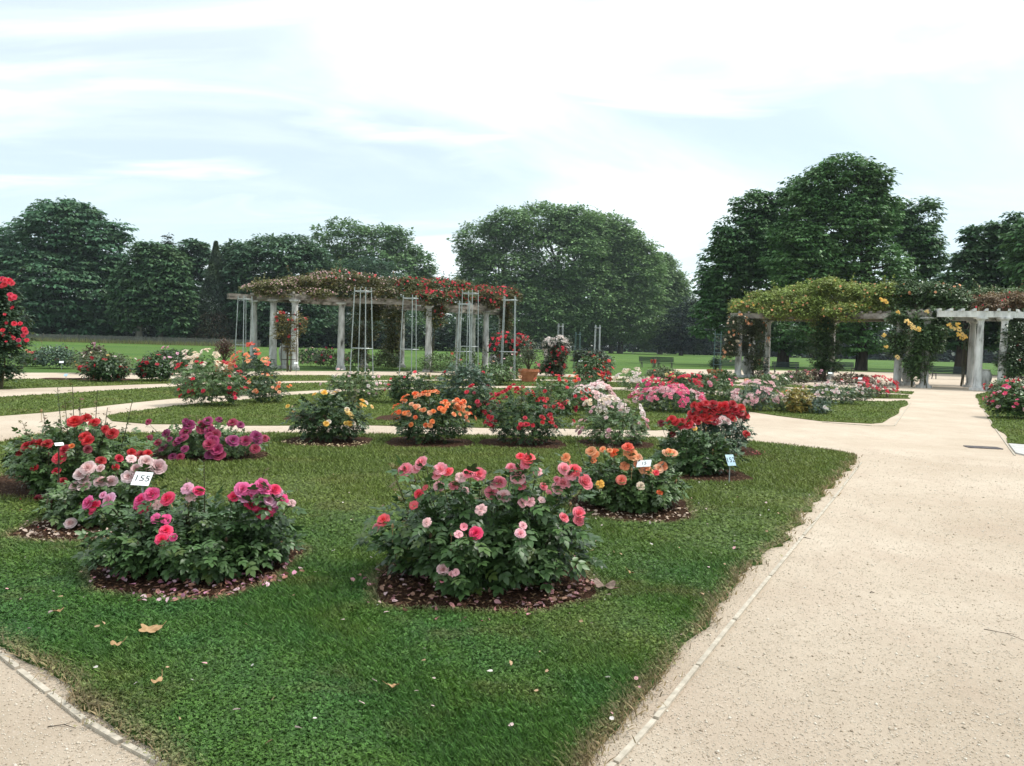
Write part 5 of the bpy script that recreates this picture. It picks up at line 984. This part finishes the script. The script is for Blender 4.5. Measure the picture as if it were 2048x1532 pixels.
for x in (-2.6, 0, 2.6):
    for z in (zt-2.5, zt-6.5): mb = MB(); mb.box((x, -.05, z), (1.1, .06, 2.0)); mb.build('window', M['glass'], bl)
# ------------------------------------------------------------------ number plates
PG = 'small number plates on stakes'
def text(body, size, parent, loc, rot, mat='ink', name='numerals'):
    c = bpy.data.curves.new(name, 'FONT'); c.body = body; c.size = size; c.align_x = 'CENTER'; c.align_y = 'CENTER'; c.extrude = .0004; t_ = bpy.data.objects.new(name, c); link(t_)
    bpy.context.view_layer.update(); me = bpy.data.meshes.new_from_object(t_); bpy.data.objects.remove(t_); me.materials.clear(); me.materials.append(M[mat]); o = mobj(name, me, None, parent, loc=loc); o.rotation_euler = rot; return o
def plate(label, px, ptop, pbase, wpx, hm, txt=None, mat='plate', rz=0, tilt=.9, Y=None, stake='galv', skew=0, roll=0):
    b = G(px, pbase) if Y is None else W(px, 700, Y); b[2] = 0; Y = b[1]; s = SC(Y); H = W(px, ptop, Y)[2]; w = wpx*s; root = empty('number_plate', b); tag(root, label, 'plant label', PG); root.rotation_euler = (0, 0, rz)
    mb = MB(); mb.tube([(0, .0, -.05), (0, 0, H)], .006 if Y < 12 else .009, 6); mb.build('stake', M[stake], root)
    pv = MB(); pv.box((0, 0, 0), (w, hm, .003)); p = pv.build('plate', M[mat], root); p.location = (0, -.01, H); p.rotation_euler = (tilt, roll, 0)
    if txt: text(txt, hm*.62, p, (0, 0, .0022), (0, 0, 0))
    if txt:
        for y in (-.42, .42): mb = MB(); mb.lathe((0, hm*y*.9, .0016), [(.0028, 0), (.002, .0012)], 8); mb.build('screw', M['ink'], p)
    return root
plate('white plate numbered 155 on a stake in the magenta bush', 286, 957, 1110, 34, .12, '155', rz=.12, tilt=.72, roll=.06, Y=5.3)
plate('white plate with a leaf over it among the apricot roses', 1297, 927, 1010, 29, .085, '15', rz=-.45, tilt=.7, roll=-.15, Y=7.1)
plate('pale blue plate numbered 152 at the bed edge by the leafy bush', 1458, 920, 970, 19, .14, '152', 'blueplate', rz=.35, tilt=1.05)
plate('thin white plate seen edge on among the deep red roses', 117, 888, 985, 16, .03, None, rz=.9, tilt=.9, Y=6.6, stake='rust')
for lb, x, yt, yb, mt in (('pale blue plate lying low by the left path', 132, 750, 760, 'blueplate'), ('small white plate in the left dark red bush', 226, 732, 764, 'plate'), ('small white plate in the second dark red bush', 321, 731, 764, 'plate'), ('slim blank plate before the near black roses', 123, 724, 740, 'plate'), ('white plate above the far white roses at right', 1659, 746, 775, 'plate'), ('white plate near the crimson roses on the pointed lawn', 1719, 757, 785, 'plate'), ('little white plate left of the wooden trellis', 1160, 722, 760, 'plate'), ('little white plate between two slim trellises', 1172, 722, 760, 'plate'), ('little white plate right of the slim trellis', 1196, 722, 760, 'plate'), ('white plate on the rusty trellis rose', 592, 726, 750, 'plate')):
    plate(lb, x, yt, yb, 8, .10, None, mt, rz=random.uniform(-.3, .3), tilt=.9)
# ------------------------------------------------------------------ things lying on the ground
def flat_leaf(name, label, px, py, L_, mat, curl, rz, lobed=True, Y=None):
    c = G(px, py); n = 40; pts = [(0, 0)]; bm = bmesh.new(); ctr = bm.verts.new((0, 0, 0)); vs_ = []
    for i in range(n):
        a = 2*math.pi*i/n; r = L_*(.36+(.20*abs(math.cos(2.5*a))**1.3 if lobed else .1*math.cos(2*a))+random.uniform(-.02, .02)); x, y = r*math.cos(a)*1.15, r*math.sin(a); vs_.append(bm.verts.new((x, y, curl*L_*(math.sin(a*3)*.12+(x/L_)**2*.8+random.uniform(-.02, .02)))))
    for i in range(n): bm.faces.new((ctr, vs_[i], vs_[(i+1) % n]))
    me = bpy.data.meshes.new(name); bm.to_mesh(me); bm.free(); o = mobj(name, me, M[mat], loc=(c[0], c[1], .062)); o.rotation_euler = (.12, .08, rz); tag(o, label, 'leaf')
    mb = MB(); mb.tube([(L_*.3, 0, .0), (L_*.62, .01, .012), (L_*.8, .03, .03)], [.0016, .0013, .001], 5); mb.build('leaf_stalk', M[mat], o); so = o.modifiers.new('thick', 'SOLIDIFY'); so.thickness = .0012
flat_leaf('fallen_leaf', 'tan lobed dead leaf lying on the grass at lower left', 300, 1281, .092, 'deadleaf', .5, .3)
flat_leaf('fallen_leaf', 'curled grey brown dead leaf right of the central bush', 1208, 1190, .13, 'greydead', 1.0, -.1, False)
for i, (x, y, l, lb) in enumerate(((232, 1312, .05, 'tiny pale dead leaf just below the tan lobed leaf'), (313, 1389, .05, 'small orange dead leaf on grass towards the lower left kerb'), (1262, 1163, .05, 'small tan leaf on grass right of the pink petals'), (786, 1398, .05, 'brown leaf scrap low in the middle of the grass'), (118, 1243, .05, 'small brown leaf on the grass by the left edge'))):
    flat_leaf('fallen_leaf', lb, x, y, l, 'deadleaf', .8, i, False)
# iron grate set in the path, slab at the far right
c = G(1966, 896); gr = empty('drain_grate', (c[0], c[1], 0)); gr.rotation_euler = (0, 0, -.18); tag(gr, 'rusty iron drain grate set in the gravel path', 'grate'); s = SC(c[1])
mb = MB(); Lg, Wg = 60*s, .26
for y in (-Wg/2, Wg/2): mb.box((0, y, .010), (Lg, .03, .016))
for x in (-Lg/2, Lg/2): mb.box((x, 0, .010), (.03, Wg-.035, .016))
mb.build('grate_frame', M['iron'], gr); mb = MB(); nb_ = 22
for i in range(1, nb_): mb.box((-Lg/2+Lg*i/nb_, 0, .009), (.018, Wg-.035, .011))
mb.build('grate_bars', M['iron'], gr)
sl = sheet('concrete_slab', [tuple(G(x, y)[:2]) for x, y in ((2017, 889.5), (2048, 892), (2300, 910), (2300, 935), (2048, 912), (2031, 908))], .03, M['slab'], .03, 'structure')
# twigs on the path
def twig(label, px, py, L_, rz, r=.0035):
    c = G(px, py); mb = MB(); mb.tube([(-L_/2, 0, .006), (0, L_*.08, .012), (L_/2, -.01, .008)], [r, r*.8, r*.5], 5); mb.tube([(0, L_*.08, .012), (L_*.2, L_*.25, .012)], [r*.6, r*.3], 4); o = mb.build('twig', M['bark'], None, loc=(c[0], c[1], 0)); o.rotation_euler = (0, 0, rz); tag(o, label, 'twig')
twig('forked twig on gravel beside the edging board', 1609, 1078, .10, -.2); twig('thin pale twig on gravel at the far right', 2010, 1272, .22, -.9, .002); twig('short twig on the gravel at lower left', 125, 1457, .12, 0, .002); twig('small dark twig in the middle of the gravel path', 1743, 1187, .03, .4)
